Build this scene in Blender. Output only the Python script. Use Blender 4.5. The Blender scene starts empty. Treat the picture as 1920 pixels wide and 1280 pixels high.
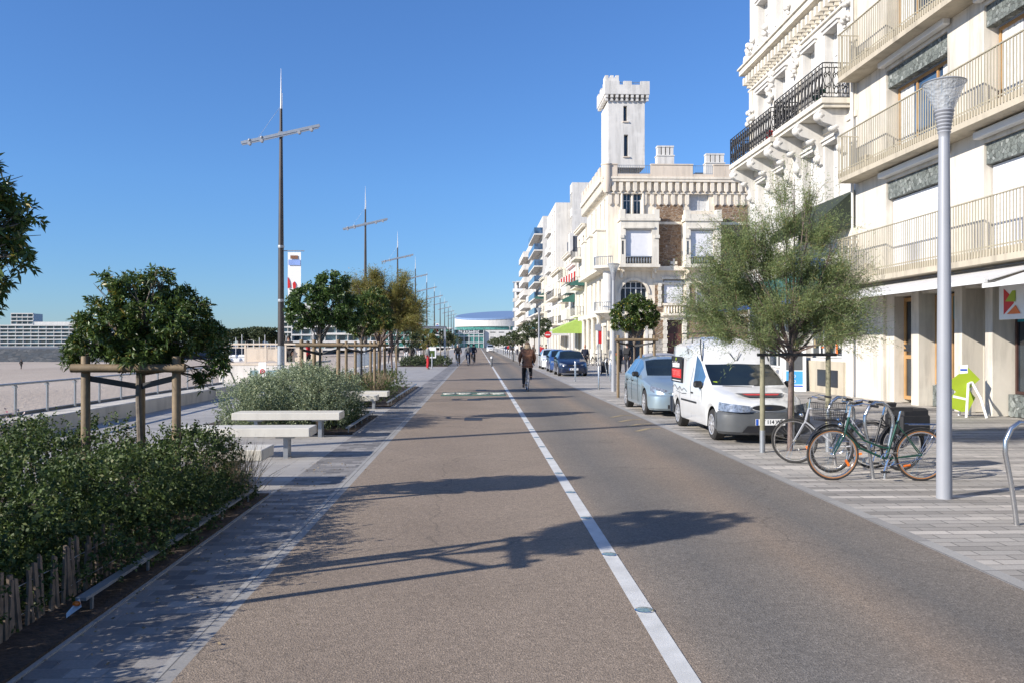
import bpy, bmesh, math, random
import numpy as np
from mathutils import Vector, Matrix
R = math.radians
rnd = random.Random(7)
scene = bpy.context.scene
C = scene.collection
# ------------------------------------------------------------ camera, sky, sun, exposure
cam_d = bpy.data.cameras.new('camera'); cam = bpy.data.objects.new('camera', cam_d); C.objects.link(cam)
cam_d.sensor_width = 36; cam_d.lens = 30.0; cam_d.shift_y = 5/1920
cam_d.clip_start = .05; cam_d.clip_end = 9000
cam.location = (0, 0, 1.76); cam.rotation_euler = (R(90), 0, R(-2.255))
scene.camera = cam
SUN_EL = 26.3; SHX, SHY = 1.0, 0.50           # shadows run towards (1, .5)
world = bpy.data.worlds.new('World'); scene.world = world; world.use_nodes = True
wn = world.node_tree; bg = wn.nodes['Background']
sky = wn.nodes.new('ShaderNodeTexSky'); sky.sky_type = 'NISHITA'; sky.sun_disc = False
sky.sun_elevation = R(SUN_EL); sky.sun_rotation = math.atan2(-SHX, -SHY)
sky.altitude = 0; sky.air_density = 1.0; sky.dust_density = 0.0; sky.ozone_density = 5.0
hs_ = wn.nodes.new('ShaderNodeVectorMath'); hs_.operation = 'MULTIPLY'; wn.links.new(sky.outputs[0], hs_.inputs[0])
tcw = wn.nodes.new('ShaderNodeTexCoord'); sepw = wn.nodes.new('ShaderNodeSeparateXYZ'); wn.links.new(tcw.outputs['Generated'], sepw.inputs[0])
rw_ = wn.nodes.new('ShaderNodeValToRGB'); wn.links.new(sepw.outputs[2], rw_.inputs[0]); cr_ = rw_.color_ramp   # clean sea air: less yellow low down, deeper blue above
cr_.elements[0].position = 0.0; cr_.elements[0].color = (.50,.66,.92,1); cr_.elements[1].position = .42; cr_.elements[1].color = (.74,.97,1.26,1)
e_ = cr_.elements.new(.06); e_.color = (.56,.74,.99,1); e_ = cr_.elements.new(.18); e_.color = (.66,.88,1.14,1)
wn.links.new(rw_.outputs[0], hs_.inputs[1])
wn.links.new(hs_.outputs[0], bg.inputs['Color']); bg.inputs['Strength'].default_value = 0.093
sd = bpy.data.lights.new('sun', 'SUN'); sd.energy = 5.0; sd.angle = R(.5); sd.color = (1, .93, .83)
sun = bpy.data.objects.new('sun', sd); C.objects.link(sun)
_h = math.hypot(SHX, SHY); _v = Vector((SHX/_h*math.cos(R(SUN_EL)), SHY/_h*math.cos(R(SUN_EL)), -math.sin(R(SUN_EL))))
sun.rotation_euler = _v.to_track_quat('-Z', 'Y').to_euler(); sun.location = (-30, -15, 30)
scene.view_settings.view_transform = 'Standard'; scene.view_settings.look = 'None'
scene.view_settings.exposure = 0.62; scene.view_settings.gamma = 1
scene.render.resolution_x = 1024; scene.render.resolution_y = 682
scene.cycles.max_bounces = 6; scene.cycles.transparent_max_bounces = 6

def Y(d, x): return d - .0394*x      # distance along the view axis -> distance along the road
def PX(px, d): return (px-897)*d/1600
def PZ(py, d): return 1.76+(645-py)*d/1600

# ------------------------------------------------------------ helpers
class MB:
    def __init__(s, fr=None): s.v = []; s.f = []; s.fr = fr
    def P(s, p):
        if s.fr:
            o, u, w = s.fr; return (o[0]+u[0]*p[0]+w[0]*p[2], o[1]+u[1]*p[0]+w[1]*p[2], o[2]+p[1])
        return tuple(p)
    def add(s, vs, fs):
        b = len(s.v); s.v += [s.P(p) for p in vs]; s.f += [tuple(b+i for i in f) for f in fs]; return s
    def raw(s, vs, fs):
        b = len(s.v); s.v += [tuple(p) for p in vs]; s.f += [tuple(b+i for i in f) for f in fs]; return s
    def box(s, a, b):
        (x0, y0, z0), (x1, y1, z1) = a, b
        return s.add([(x0,y0,z0),(x1,y0,z0),(x1,y1,z0),(x0,y1,z0),(x0,y0,z1),(x1,y0,z1),(x1,y1,z1),(x0,y1,z1)],
              [(3,2,1,0),(4,5,6,7),(0,1,5,4),(1,2,6,5),(2,3,7,6),(3,0,4,7)])
    def cbox(s, c, d, rz=0, rx=0, ry=0):
        m = Matrix.Rotation(rz,3,'Z') @ Matrix.Rotation(ry,3,'Y') @ Matrix.Rotation(rx,3,'X')
        vs = []
        for z in (-1,1):
            for (x,y) in ((-1,-1),(1,-1),(1,1),(-1,1)):
                vs.append(tuple(Vector(c)+m @ Vector((x*d[0]/2,y*d[1]/2,z*d[2]/2))))
        return s.add(vs, [(3,2,1,0),(4,5,6,7),(0,1,5,4),(1,2,6,5),(2,3,7,6),(3,0,4,7)])
    def rbox(s, a, b, r=.02):     # box with chamfered vertical and horizontal edges
        (x0,y0,z0),(x1,y1,z1) = a, b; vs = []; fs = []
        def ring(x0,y0,x1,y1,c,z): return [(x0+c,y0,z),(x1-c,y0,z),(x1,y0+c,z),(x1,y1-c,z),(x1-c,y1,z),(x0+c,y1,z),(x0,y1-c,z),(x0,y0+c,z)]
        rs = [ring(x0+r,y0+r,x1-r,y1-r,r*.5,z0), ring(x0,y0,x1,y1,r,z0+r), ring(x0,y0,x1,y1,r,z1-r), ring(x0+r,y0+r,x1-r,y1-r,r*.5,z1)]
        for q in rs: vs += q
        for i in range(3):
            for j in range(8):
                k = (j+1)%8; fs.append((i*8+j,i*8+k,i*8+8+k,i*8+8+j))
        fs.append(tuple(range(7,-1,-1))); fs.append(tuple(range(24,32)))
        return s.add(vs, fs)
    def tube(s, pts, r, n=8, cap=True):
        pts = [Vector(p) for p in pts]; m = len(pts)
        rr = r if isinstance(r,(list,tuple)) else [r]*m
        vs = []; fs = []; up = None
        for i,p in enumerate(pts):
            t = (pts[min(i+1,m-1)]-pts[max(i-1,0)])
            if t.length < 1e-9: t = Vector((0,0,1))
            t.normalize()
            if up is None:
                up = Vector((0,0,1)) if abs(t.z)<.9 else Vector((1,0,0))
            a = t.cross(up)
            if a.length<1e-6: a = t.cross(Vector((0,1,.1)))
            a.normalize(); b = a.cross(t).normalized(); up = b
            for j in range(n):
                th = 2*math.pi*j/n; vs.append(tuple(p+a*math.cos(th)*rr[i]+b*math.sin(th)*rr[i]))
        for i in range(m-1):
            for j in range(n):
                k = (j+1)%n; fs.append((i*n+j,i*n+k,(i+1)*n+k,(i+1)*n+j))
        if cap: fs.append(tuple(range(n-1,-1,-1))); fs.append(tuple((m-1)*n+j for j in range(n)))
        return s.add(vs, fs)
    def lathe(s, prof, c=(0,0,0), n=16, a0=0, a1=2*math.pi):
        full = abs(a1-a0-2*math.pi)<1e-6; k = n if full else n+1; vs = []; fs = []
        for (r,z) in prof:
            for j in range(k):
                t = a0+(a1-a0)*j/n; vs.append((c[0]+r*math.cos(t), c[1]+r*math.sin(t), c[2]+z))
        for i in range(len(prof)-1):
            for j in range(n):
                q = (j+1)%k if full else j+1; fs.append((i*k+j,i*k+q,(i+1)*k+q,(i+1)*k+j))
        return s.add(vs, fs)
    def torus(s, c, R1, r, axis='x', n=32, m=8, rz=0):
        vs = []; fs = []; rot = Matrix.Rotation(rz,3,'Z')
        for i in range(n):
            t = 2*math.pi*i/n
            for j in range(m):
                q = 2*math.pi*j/m; a = R1+r*math.cos(q); h = r*math.sin(q)
                p = Vector((h, a*math.cos(t), a*math.sin(t))) if axis=='x' else (Vector((a*math.cos(t), h, a*math.sin(t))) if axis=='y' else Vector((a*math.cos(t),a*math.sin(t),h)))
                vs.append(tuple(Vector(c)+rot@p))
        for i in range(n):
            for j in range(m):
                fs.append((i*m+j,((i+1)%n)*m+j,((i+1)%n)*m+(j+1)%m,i*m+(j+1)%m))
        return s.add(vs, fs)
    def prism(s, poly, h0, h1, axis='z'):   # poly in the two other axes
        n = len(poly)
        def q(a,b,h): return (a,b,h) if axis=='z' else ((h,a,b) if axis=='x' else (a,h,b))
        vs = [q(a,b,h0) for a,b in poly]+[q(a,b,h1) for a,b in poly]
        fs = [tuple(range(n-1,-1,-1)), tuple(range(n,2*n))]+[(i,(i+1)%n,n+(i+1)%n,n+i) for i in range(n)]
        return s.add(vs, fs)
    def quad(s, a, b, c, d): return s.add([a,b,c,d],[(0,1,2,3)])
    def ball(s, c, r, n=12, m=8, sc=(1,1,1)):
        vs = []; fs = []
        for i in range(m+1):
            p = math.pi*i/m
            for j in range(n):
                t = 2*math.pi*j/n; vs.append((c[0]+sc[0]*r*math.sin(p)*math.cos(t), c[1]+sc[1]*r*math.sin(p)*math.sin(t), c[2]+sc[2]*r*math.cos(p)))
        for i in range(m):
            for j in range(n):
                k = (j+1)%n; fs.append((i*n+j,(i+1)*n+j,(i+1)*n+k,i*n+k))
        return s.add(vs, fs)
    def holes(s, u0, u1, v0, v1, hs, w0, w1, ends=True):  # wall sheet with openings and their reveals
        us = sorted(set([u0,u1]+[h[0] for h in hs]+[h[1] for h in hs])); vv = sorted(set([v0,v1]+[h[2] for h in hs]+[h[3] for h in hs]))
        us = [u for u in us if u0<=u<=u1]; vv = [v for v in vv if v0<=v<=v1]
        for i in range(len(us)-1):
            for j in range(len(vv)-1):
                cu, cv = (us[i]+us[i+1])/2, (vv[j]+vv[j+1])/2
                if any(h[0]<cu<h[1] and h[2]<cv<h[3] for h in hs): continue
                s.quad((us[i],vv[j],w1),(us[i+1],vv[j],w1),(us[i+1],vv[j+1],w1),(us[i],vv[j+1],w1))
        for (a,b,c,d) in hs:
            a,b,c,d = max(a,u0),min(b,u1),max(c,v0),min(d,v1)
            s.quad((a,c,w1),(a,d,w1),(a,d,w0),(a,c,w0)); s.quad((b,c,w1),(b,c,w0),(b,d,w0),(b,d,w1))
            s.quad((a,d,w1),(b,d,w1),(b,d,w0),(a,d,w0)); s.quad((a,c,w1),(a,c,w0),(b,c,w0),(b,c,w1))
        return s
    def build(s, name, m, parent=None, smooth=False, loc=None, norm=True, rot=None, bev=0):
        me = bpy.data.meshes.new(name); me.from_pydata(s.v, [], s.f)
        if norm:
            b = bmesh.new(); b.from_mesh(me); bmesh.ops.recalc_face_normals(b, faces=b.faces); b.to_mesh(me); b.free()
        if smooth:
            me.polygons.foreach_set('use_smooth', [True]*len(me.polygons))
            try: me.set_sharp_from_angle(angle=R(38))
            except Exception: pass
        if m: me.materials.append(m)
        o = bpy.data.objects.new(name, me); C.objects.link(o); o.parent = parent
        if loc: o.location = loc
        if rot: o.rotation_euler = rot
        if bev:
            bm_ = o.modifiers.new('bevel','BEVEL'); bm_.width = bev; bm_.segments = 2; bm_.limit_method = 'ANGLE'
        return o
def tag(o, label=None, cat=None, group=None, kind=None):
    if label: o['label'] = label
    if cat: o['category'] = cat
    if group: o['group'] = group
    if kind: o['kind'] = kind
    return o
def thing(name, label, cat, loc=(0,0,0), rz=0, group=None):
    o = bpy.data.objects.new(name, None); C.objects.link(o); o.empty_display_size = .2
    o.location = loc; o.rotation_euler = (0,0,rz); return tag(o, label, cat, group)
def copy_tree(o, parent=None):
    c = o.copy(); C.objects.link(c); c.parent = parent
    for ch in list(o.children): copy_tree(ch, c)
    return c
def dup(o, loc, rz=0, label=None, group=None):
    c = copy_tree(o); c.location = loc; c.rotation_euler = (0,0,rz)
    if label: c['label'] = label
    if group: c['group'] = group
    return c
def struct(name, mb, m, **k): return tag(mb.build(name, m, None, **k), kind='structure')
def text_mesh(txt, size, m, parent, name='lettering', loc=(0,0,0), rot=(R(90),0,0), ext=.004, sx=1, bold=0):
    cu = bpy.data.curves.new('t','FONT'); cu.body = txt; cu.size = size; cu.extrude = ext; cu.align_x = 'CENTER'; cu.align_y = 'CENTER'; cu.offset = bold
    to = bpy.data.objects.new('t', cu); C.objects.link(to)
    dg = bpy.context.evaluated_depsgraph_get(); me = bpy.data.meshes.new_from_object(to.evaluated_get(dg))
    bpy.data.objects.remove(to); me.name = name; me.materials.clear(); me.materials.append(m)
    o = bpy.data.objects.new(name, me); C.objects.link(o); o.parent = parent; o.location = loc; o.rotation_euler = rot; o.scale = (sx,1,1); return o

# ------------------------------------------------------------ materials
def nmat(name):
    m = bpy.data.materials.new(name); m.use_nodes = True; nt = m.node_tree
    return m, nt, nt.nodes, nt.links, nt.nodes['Principled BSDF']
def c4(c): return (c[0],c[1],c[2],1)
def mat(name, col, rough=.6, metal=0, ns=3, na=.12, bs=0, bd=0, coat=0, trans=0, fine=0, spec=None):
    m, nt, N, L, B = nmat(name)
    tc = N.new('ShaderNodeTexCoord'); no = N.new('ShaderNodeTexNoise'); no.inputs['Scale'].default_value = ns; no.inputs['Detail'].default_value = 6
    L.new(tc.outputs['Object'], no.inputs['Vector'])
    mr = N.new('ShaderNodeMapRange'); mr.inputs[1].default_value = .3; mr.inputs[2].default_value = .7
    mr.inputs[3].default_value = 1-na; mr.inputs[4].default_value = 1+na; L.new(no.outputs['Fac'], mr.inputs[0])
    mx = N.new('ShaderNodeVectorMath'); mx.operation = 'SCALE'; mx.inputs[0].default_value = col; L.new(mr.outputs[0], mx.inputs['Scale'])
    L.new(mx.outputs[0], B.inputs['Base Color'])
    B.inputs['Roughness'].default_value = rough; B.inputs['Metallic'].default_value = metal
    if coat: B.inputs['Coat Weight'].default_value = coat; B.inputs['Coat Roughness'].default_value = .05
    if spec is not None: B.inputs['Specular IOR Level'].default_value = spec
    if bs:
        n2 = N.new('ShaderNodeTexNoise'); n2.inputs['Scale'].default_value = bs; n2.inputs['Detail'].default_value = 4; L.new(tc.outputs['Object'], n2.inputs['Vector'])
        bp = N.new('ShaderNodeBump'); bp.inputs['Strength'].default_value = .6; bp.inputs['Distance'].default_value = bd; L.new(n2.outputs['Fac'], bp.inputs['Height']); L.new(bp.outputs[0], B.inputs['Normal'])
    return m
def glass_mat(name, col=(.02,.03,.04), rough=.04, ns=1.3):
    m = mat(name, col, rough, 0, ns, .5, spec=.8); return m
def leaf_mat(name, c1, c2, c3=None, rough=.42, tr=.25):
    m, nt, N, L, B = nmat(name)
    g = N.new('ShaderNodeNewGeometry'); cr = N.new('ShaderNodeValToRGB'); L.new(g.outputs['Random Per Island'], cr.inputs[0])
    cr.color_ramp.elements[0].color = c4(c1); cr.color_ramp.elements[1].color = c4(c2)
    if c3:
        cr.color_ramp.elements[1].position = .93; e = cr.color_ramp.elements.new(.97); e.color = c4(c3)
    L.new(cr.outputs[0], B.inputs['Base Color']); B.inputs['Roughness'].default_value = rough
    t = N.new('ShaderNodeBsdfTranslucent'); L.new(cr.outputs[0], t.inputs['Color']); mx = N.new('ShaderNodeMixShader'); mx.inputs[0].default_value = tr
    L.new(B.outputs[0], mx.inputs[1]); L.new(t.outputs[0], mx.inputs[2]); L.new(mx.outputs[0], N['Material Output'].inputs['Surface'])
    return m
def math_(N, L, op, a, b=None):
    n = N.new('ShaderNodeMath'); n.operation = op
    for i,q in enumerate((a,b)):
        if q is None: continue
        if isinstance(q,(int,float)): n.inputs[i].default_value = q
        else: L.new(q, n.inputs[i])
    return n.outputs[0]
def pos(N): return N.new('ShaderNodeNewGeometry').outputs['Position']
def scaled(N, L, v, s):
    n = N.new('ShaderNodeVectorMath'); n.operation = 'MULTIPLY'; L.new(v, n.inputs[0]); n.inputs[1].default_value = s; return n.outputs[0]
def noise(N, L, v, sc, det=4, ro=.5):
    n = N.new('ShaderNodeTexNoise'); n.inputs['Scale'].default_value = sc; n.inputs['Detail'].default_value = det; n.inputs['Roughness'].default_value = ro
    L.new(v, n.inputs['Vector']); return n.outputs['Fac']
def ramp(N, L, f, els):
    n = N.new('ShaderNodeValToRGB'); L.new(f, n.inputs[0]); r = n.color_ramp
    while len(r.elements)>1: r.elements.remove(r.elements[-1])
    r.elements[0].position = els[0][0]; r.elements[0].color = c4(els[0][1])
    for p,c in els[1:]: e = r.elements.new(p); e.color = c4(c)
    return n.outputs['Color']
def mixc(N, L, a, b, f, mode='MIX'):
    n = N.new('ShaderNodeMix'); n.data_type = 'RGBA'; n.blend_type = mode
    for i,q in ((0,f),(6,a),(7,b)):
        if isinstance(q,(int,float)): n.inputs[i].default_value = q
        elif isinstance(q,tuple): n.inputs[i].default_value = c4(q)
        else: L.new(q, n.inputs[i])
    return n.outputs[2]
def bump(N, L, B, h, d, s=.7):
    b = N.new('ShaderNodeBump'); b.inputs['Strength'].default_value = s; b.inputs['Distance'].default_value = d; L.new(h, b.inputs['Height']); L.new(b.outputs[0], B.inputs['Normal'])
def asphalt_mat():
    m, nt, N, L, B = nmat('brown asphalt'); p = pos(N); sp = N.new('ShaderNodeSeparateXYZ'); L.new(p, sp.inputs[0])
    wob = noise(N, L, scaled(N,L,p,(.5,.06,1)), 1.0, 3)
    x = math_(N, L, 'ADD', sp.outputs[0], math_(N, L, 'MULTIPLY', math_(N,L,'SUBTRACT',wob,.5), .9))
    f = math_(N, L, 'DIVIDE', math_(N, L, 'ADD', x, 2.0), 6.2)
    br = (.246,.198,.154); b2 = (.230,.184,.143); gr = (.185,.162,.137); g2 = (.150,.138,.124)
    col = ramp(N, L, f, [(0,br),(.25,b2),(.4,br),(.5,br),(.53,gr),(.60,g2),(.68,gr),(.75,b2),(.84,g2),(.92,gr),(1,b2)])
    v = N.new('ShaderNodeTexVoronoi'); v.inputs['Scale'].default_value = 95; L.new(p, v.inputs['Vector'])
    sp2 = N.new('ShaderNodeSeparateColor'); L.new(v.outputs['Color'], sp2.inputs[0])
    col = mixc(N, L, col, ramp(N, L, sp2.outputs[0], [(0,(.18,.18,.18)),(.45,(.5,.5,.5)),(.8,(.62,.61,.6)),(1,(1.0,1.0,1.0))]), .45, 'OVERLAY')
    big = noise(N, L, p, .7, 6, .6); col = mixc(N, L, col, ramp(N,L,big,[(.3,(.42,.42,.42)),(.7,(.57,.57,.57))]), .6, 'OVERLAY')
    med = noise(N, L, p, 14, 4); col = mixc(N, L, col, ramp(N,L,med,[(.35,(.42,.42,.42)),(.65,(.57,.57,.57))]), .4, 'OVERLAY')
    crk = N.new('ShaderNodeTexVoronoi'); crk.feature = 'DISTANCE_TO_EDGE'; crk.inputs['Scale'].default_value = .22; wv = N.new('ShaderNodeVectorMath'); wv.operation = 'ADD'; L.new(p, wv.inputs[0]); nn = N.new('ShaderNodeTexNoise'); nn.inputs['Scale'].default_value = 1.3; nn.inputs['Detail'].default_value = 6; L.new(p, nn.inputs['Vector']); L.new(nn.outputs['Color'], wv.inputs[1]); L.new(wv.outputs[0], crk.inputs['Vector'])
    col = mixc(N, L, col, (.07,.06,.05), ramp(N,L,crk.outputs['Distance'],[(0,(.45,.45,.45)),(.0035,(0,0,0))]))
    spot = noise(N, L, scaled(N,L,p,(1,1,1)), 3.1, 2); col = mixc(N, L, col, (.03,.028,.025), ramp(N,L,spot,[(.76,(0,0,0)),(.79,(.6,.6,.6))]))
    L.new(col, B.inputs['Base Color']); B.inputs['Roughness'].default_value = .82; B.inputs['Specular IOR Level'].default_value = .3
    bump(N, L, B, v.outputs['Distance'], .004, .8); return m
def paver_mat(name, bw, rh, c1, c2, mortar, rowvar=0, rot=False, ms=.006, bigv=.5):
    m, nt, N, L, B = nmat(name); p = pos(N)
    sp = N.new('ShaderNodeSeparateXYZ'); L.new(p, sp.inputs[0]); cb = N.new('ShaderNodeCombineXYZ')
    L.new(sp.outputs[1 if rot else 0], cb.inputs[0]); L.new(sp.outputs[0 if rot else 1], cb.inputs[1])
    b = N.new('ShaderNodeTexBrick'); L.new(cb.outputs[0], b.inputs['Vector']); b.inputs['Scale'].default_value = 1
    b.inputs['Brick Width'].default_value = bw; b.inputs['Row Height'].default_value = rh; b.inputs['Mortar Size'].default_value = ms; b.inputs['Mortar Smooth'].default_value = .3
    b.inputs['Color1'].default_value = c4(c1); b.inputs['Color2'].default_value = c4(c2); b.inputs['Mortar'].default_value = c4(mortar); b.inputs['Bias'].default_value = 0
    col = b.outputs['Color']
    if rowvar:
        fl = math_(N, L, 'FLOOR', math_(N, L, 'DIVIDE', sp.outputs[0 if rot else 1], rh)); w = N.new('ShaderNodeTexWhiteNoise'); w.noise_dimensions = '1D'; L.new(fl, w.inputs['W'])
        col = mixc(N, L, col, ramp(N, L, w.outputs['Value'], [(0,(.30,.30,.30)),(.35,(.42,.42,.42)),(.6,(.52,.52,.52)),(1,(.66,.65,.64))]), rowvar, 'OVERLAY')
    n1 = noise(N, L, p, 1.2, 5, .6); col = mixc(N, L, col, ramp(N,L,n1,[(.3,(.4,.4,.4)),(.7,(.6,.6,.6))]), bigv, 'OVERLAY')
    n2 = noise(N, L, p, 60, 3); col = mixc(N, L, col, ramp(N,L,n2,[(.3,(.4,.4,.4)),(.7,(.6,.6,.6))]), .6, 'OVERLAY')
    st = noise(N, L, p, 5.5, 3, .7); col = mixc(N, L, col, (.09,.085,.08), ramp(N,L,st,[(.66,(0,0,0)),(.78,(.35,.35,.35))]))
    L.new(col, B.inputs['Base Color']); B.inputs['Roughness'].default_value = .7
    bump(N, L, B, b.outputs['Fac'], .004, -.6) if False else bump(N, L, B, math_(N,L,'ADD',math_(N,L,'MULTIPLY',b.outputs['Fac'],-1),math_(N,L,'MULTIPLY',n2,.35)), .004, .7)
    return m
def rubble_mat(name, cols, sc=2.2, mortar=(.42,.38,.33), stretch=(1,1,2.0)):
    m, nt, N, L, B = nmat(name); tc = N.new('ShaderNodeTexCoord'); p = scaled(N, L, tc.outputs['Object'], stretch)
    v = N.new('ShaderNodeTexVoronoi'); v.inputs['Scale'].default_value = sc; L.new(p, v.inputs['Vector'])
    sp = N.new('ShaderNodeSeparateColor'); L.new(v.outputs['Color'], sp.inputs[0])
    col = ramp(N, L, sp.outputs[0], [(i/(len(cols)-1), c) for i,c in enumerate(cols)])
    e = N.new('ShaderNodeTexVoronoi'); e.feature = 'DISTANCE_TO_EDGE'; e.inputs['Scale'].default_value = sc; L.new(p, e.inputs['Vector'])
    f = ramp(N, L, e.outputs['Distance'], [(0,(0,0,0)),(.045,(1,1,1))]); col = mixc(N, L, mortar, col, f)
    n1 = noise(N, L, tc.outputs['Object'], 9, 5); col = mixc(N, L, col, ramp(N,L,n1,[(.3,(.38,.38,.38)),(.7,(.62,.62,.62))]), .6, 'OVERLAY')
    L.new(col, B.inputs['Base Color']); B.inputs['Roughness'].default_value = .85; bump(N, L, B, f, .03, .7); return m
def wall_mat(name, col, streak=.18, rough=.75, joints=0):
    m, nt, N, L, B = nmat(name); tc = N.new('ShaderNodeTexCoord'); o = tc.outputs['Object']
    n1 = noise(N, L, scaled(N,L,o,(1.6,1.6,.18)), 1.5, 5, .65); c = mixc(N, L, col, tuple(q*(1-streak*1.6) for q in col), ramp(N,L,n1,[(.45,(0,0,0)),(.72,(1,1,1))]))
    n2 = noise(N, L, o, 1.0, 6, .6); c = mixc(N, L, c, tuple(min(1,q*(1+streak*.5)) for q in col), ramp(N,L,n2,[(.5,(0,0,0)),(.7,(.8,.8,.8))]))
    n3 = noise(N, L, o, 25, 4); L.new(c, B.inputs['Base Color']); B.inputs['Roughness'].default_value = rough; bump(N, L, B, n3, .004, .4); return m
def sand_mat():
    m, nt, N, L, B = nmat('beach sand'); p = pos(N); n1 = noise(N, L, scaled(N,L,p,(1,.35,1)), .05, 6, .6)
    c = ramp(N, L, n1, [(.3,(.36,.295,.235)),(.55,(.43,.36,.29)),(.7,(.48,.405,.33))]); n2 = noise(N, L, p, 3, 5)
    c = mixc(N, L, c, ramp(N,L,n2,[(.3,(.44,.44,.44)),(.7,(.56,.56,.56))]), .7, 'OVERLAY'); L.new(c, B.inputs['Base Color']); B.inputs['Roughness'].default_value = .95; n4 = noise(N, L, p, 1.6, 5, .7); bump(N,L,B,n4,.22,.9); return m
M = {}
M['asphalt'] = asphalt_mat()
M['pav_left'] = paver_mat('grey granite setts', .21, .135, (.29,.275,.26), (.11,.105,.105), (.22,.205,.19), .45, ms=.007)
M['pav_prom'] = paver_mat('promenade slabs', .55, .30, (.37,.355,.335), (.305,.29,.275), (.22,.21,.195), .25)
M['pav_right'] = paver_mat('striped pavement setts', .42, .155, (.46,.425,.38), (.33,.31,.28), (.17,.16,.145), 1.0, ms=.008)
M['kerb'] = paver_mat('granite kerb blocks', 1.0, .14, (.33,.32,.30), (.27,.26,.245), (.14,.135,.13), 0, rot=True, ms=.006)
M['sand'] = sand_mat()
def line_mat():
    m, nt, N, L, B = nmat('white road paint'); p = pos(N); n1 = noise(N, L, p, 60, 3, .7); n2 = noise(N, L, p, 1.5, 3)
    f = ramp(N, L, math_(N,L,'ADD',math_(N,L,'MULTIPLY',n1,.7),math_(N,L,'MULTIPLY',n2,.5)), [(.70,(0,0,0)),(.78,(.75,.75,.75))]); n3 = noise(N, L, p, 5, 5)
    c = ramp(N, L, n3, [(.3,(.50,.50,.48)),(.7,(.64,.64,.62))]); c = mixc(N, L, c, (.20,.18,.155), f); L.new(c, B.inputs['Base Color']); B.inputs['Roughness'].default_value = .65; bump(N,L,B,n1,.003,.5); return m
M['line'] = line_mat()
M['greenpaint'] = mat('green road paint', (.06,.13,.085), .7, ns=14, na=.5); M['wornwhite'] = mat('worn white road paint', (.36,.37,.34), .7, ns=14, na=.5)
M['yellowpaint'] = mat('worn yellow paint', (.30,.235,.13), .7, ns=20, na=.35)
M['iron'] = mat('cast iron', (.045,.042,.04), .55, .4, bs=30, bd=.003)
M['concrete'] = wall_mat('cream concrete', (.56,.52,.45), .2)
M['bench'] = wall_mat('cream bench concrete', (.60,.57,.50), .1, .6)
M['galv'] = mat('galvanised steel', (.34,.36,.38), .42, .6, ns=9, na=.1)
M['stainless'] = mat('brushed stainless', (.55,.55,.55), .25, .95, ns=30, na=.06)
M['greypaint'] = mat('light grey paint', (.30,.31,.335), .45, .1, ns=2, na=.05)
M['darkmast'] = mat('dark brown mast paint', (.055,.048,.045), .45, .3, ns=2, na=.2)
M['black'] = mat('black plastic', (.018,.018,.02), .45, ns=8, na=.2)
M['rubber'] = mat('tyre rubber', (.022,.021,.02), .8, ns=20, na=.2)
M['chrome'] = mat('chrome', (.75,.75,.75), .12, 1.0, na=.02)
M['wood'] = mat('round pine stake', (.18,.13,.075), .7, ns=7, na=.25, bs=22, bd=.006)
M['picket'] = mat('weathered chestnut', (.19,.145,.11), .8, ns=12, na=.35, bs=40, bd=.004)
M['studlens'] = mat('frosted stud glass', (.16,.24,.25), .15, ns=30, na=.3)
M['stakegrey'] = mat('greenish grey stake', (.21,.195,.125), .75, ns=6, na=.25, bs=22, bd=.006)
M['bark'] = mat('tree bark', (.14,.115,.09), .85, ns=16, na=.3, bs=25, bd=.01)
M['barkred'] = mat('tamarisk bark', (.15,.11,.095), .85, ns=16, na=.3, bs=25, bd=.01)
M['soil'] = mat('planter soil', (.05,.035,.025), .95, ns=8, na=.4, bs=20, bd=.04)
M['leaf_pitt'] = leaf_mat('glossy dark leaves', (.032,.068,.014), (.105,.155,.036), (.26,.20,.03), .42, .22)
M['leaf_hedge'] = leaf_mat('hedge leaves', (.030,.058,.014), (.092,.135,.030), (.14,.15,.045), .6, .25)
M['leaf_broad'] = leaf_mat('broad light leaves', (.05,.095,.02), (.12,.18,.045), None, .28, .3)
M['leaf_silver'] = leaf_mat('silver leaves', (.13,.175,.085), (.34,.39,.25), (.42,.42,.24), .55, .3)
M['leaf_tam'] = leaf_mat('tamarisk needles', (.15,.21,.08), (.31,.37,.16), (.38,.30,.11), .7, .5)
M['leaf_gold'] = leaf_mat('golden tamarisk needles', (.15,.16,.04), (.30,.27,.08), (.40,.24,.06), .6, .45)
M['leaf_far'] = leaf_mat('far foliage', (.03,.05,.02), (.08,.10,.035), None, .6, .15)
M['leaf_oleander'] = leaf_mat('mid green leaves', (.04,.085,.02), (.10,.155,.04), None, .4, .25)
M['grass'] = leaf_mat('grass blades', (.07,.12,.03), (.16,.22,.06), None, .5, .3)
M['drygrass'] = leaf_mat('dry grass stems', (.20,.15,.09), (.38,.30,.19), None, .7, .3)
M['petal'] = leaf_mat('pale pink petals', (.6,.45,.45), (.75,.68,.66), (.45,.15,.2), .6, .3)
M['white'] = wall_mat('white render', (.62,.60,.565), .2)
M['whitecream'] = wall_mat('cream white render', (.68,.635,.545), .2)
M['cream'] = wall_mat('cream stone', (.74,.665,.55), .19)
M['cream2'] = wall_mat('pinkish stone', (.62,.53,.43), .14)
M['stonepier'] = wall_mat('travertine piers', (.60,.56,.49), .27)
M['slab'] = wall_mat('sand coloured slab', (.43,.38,.295), .25)
M['brick'] = rubble_mat('brown rubble stone', [(.12,.075,.045),(.22,.14,.085),(.17,.10,.055),(.30,.21,.13)], 2.6)
M['plinth'] = rubble_mat('grey rubble stone', [(.2,.19,.17),(.33,.31,.28),(.27,.25,.22),(.4,.37,.33)], 2.6, (.2,.19,.18))
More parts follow.
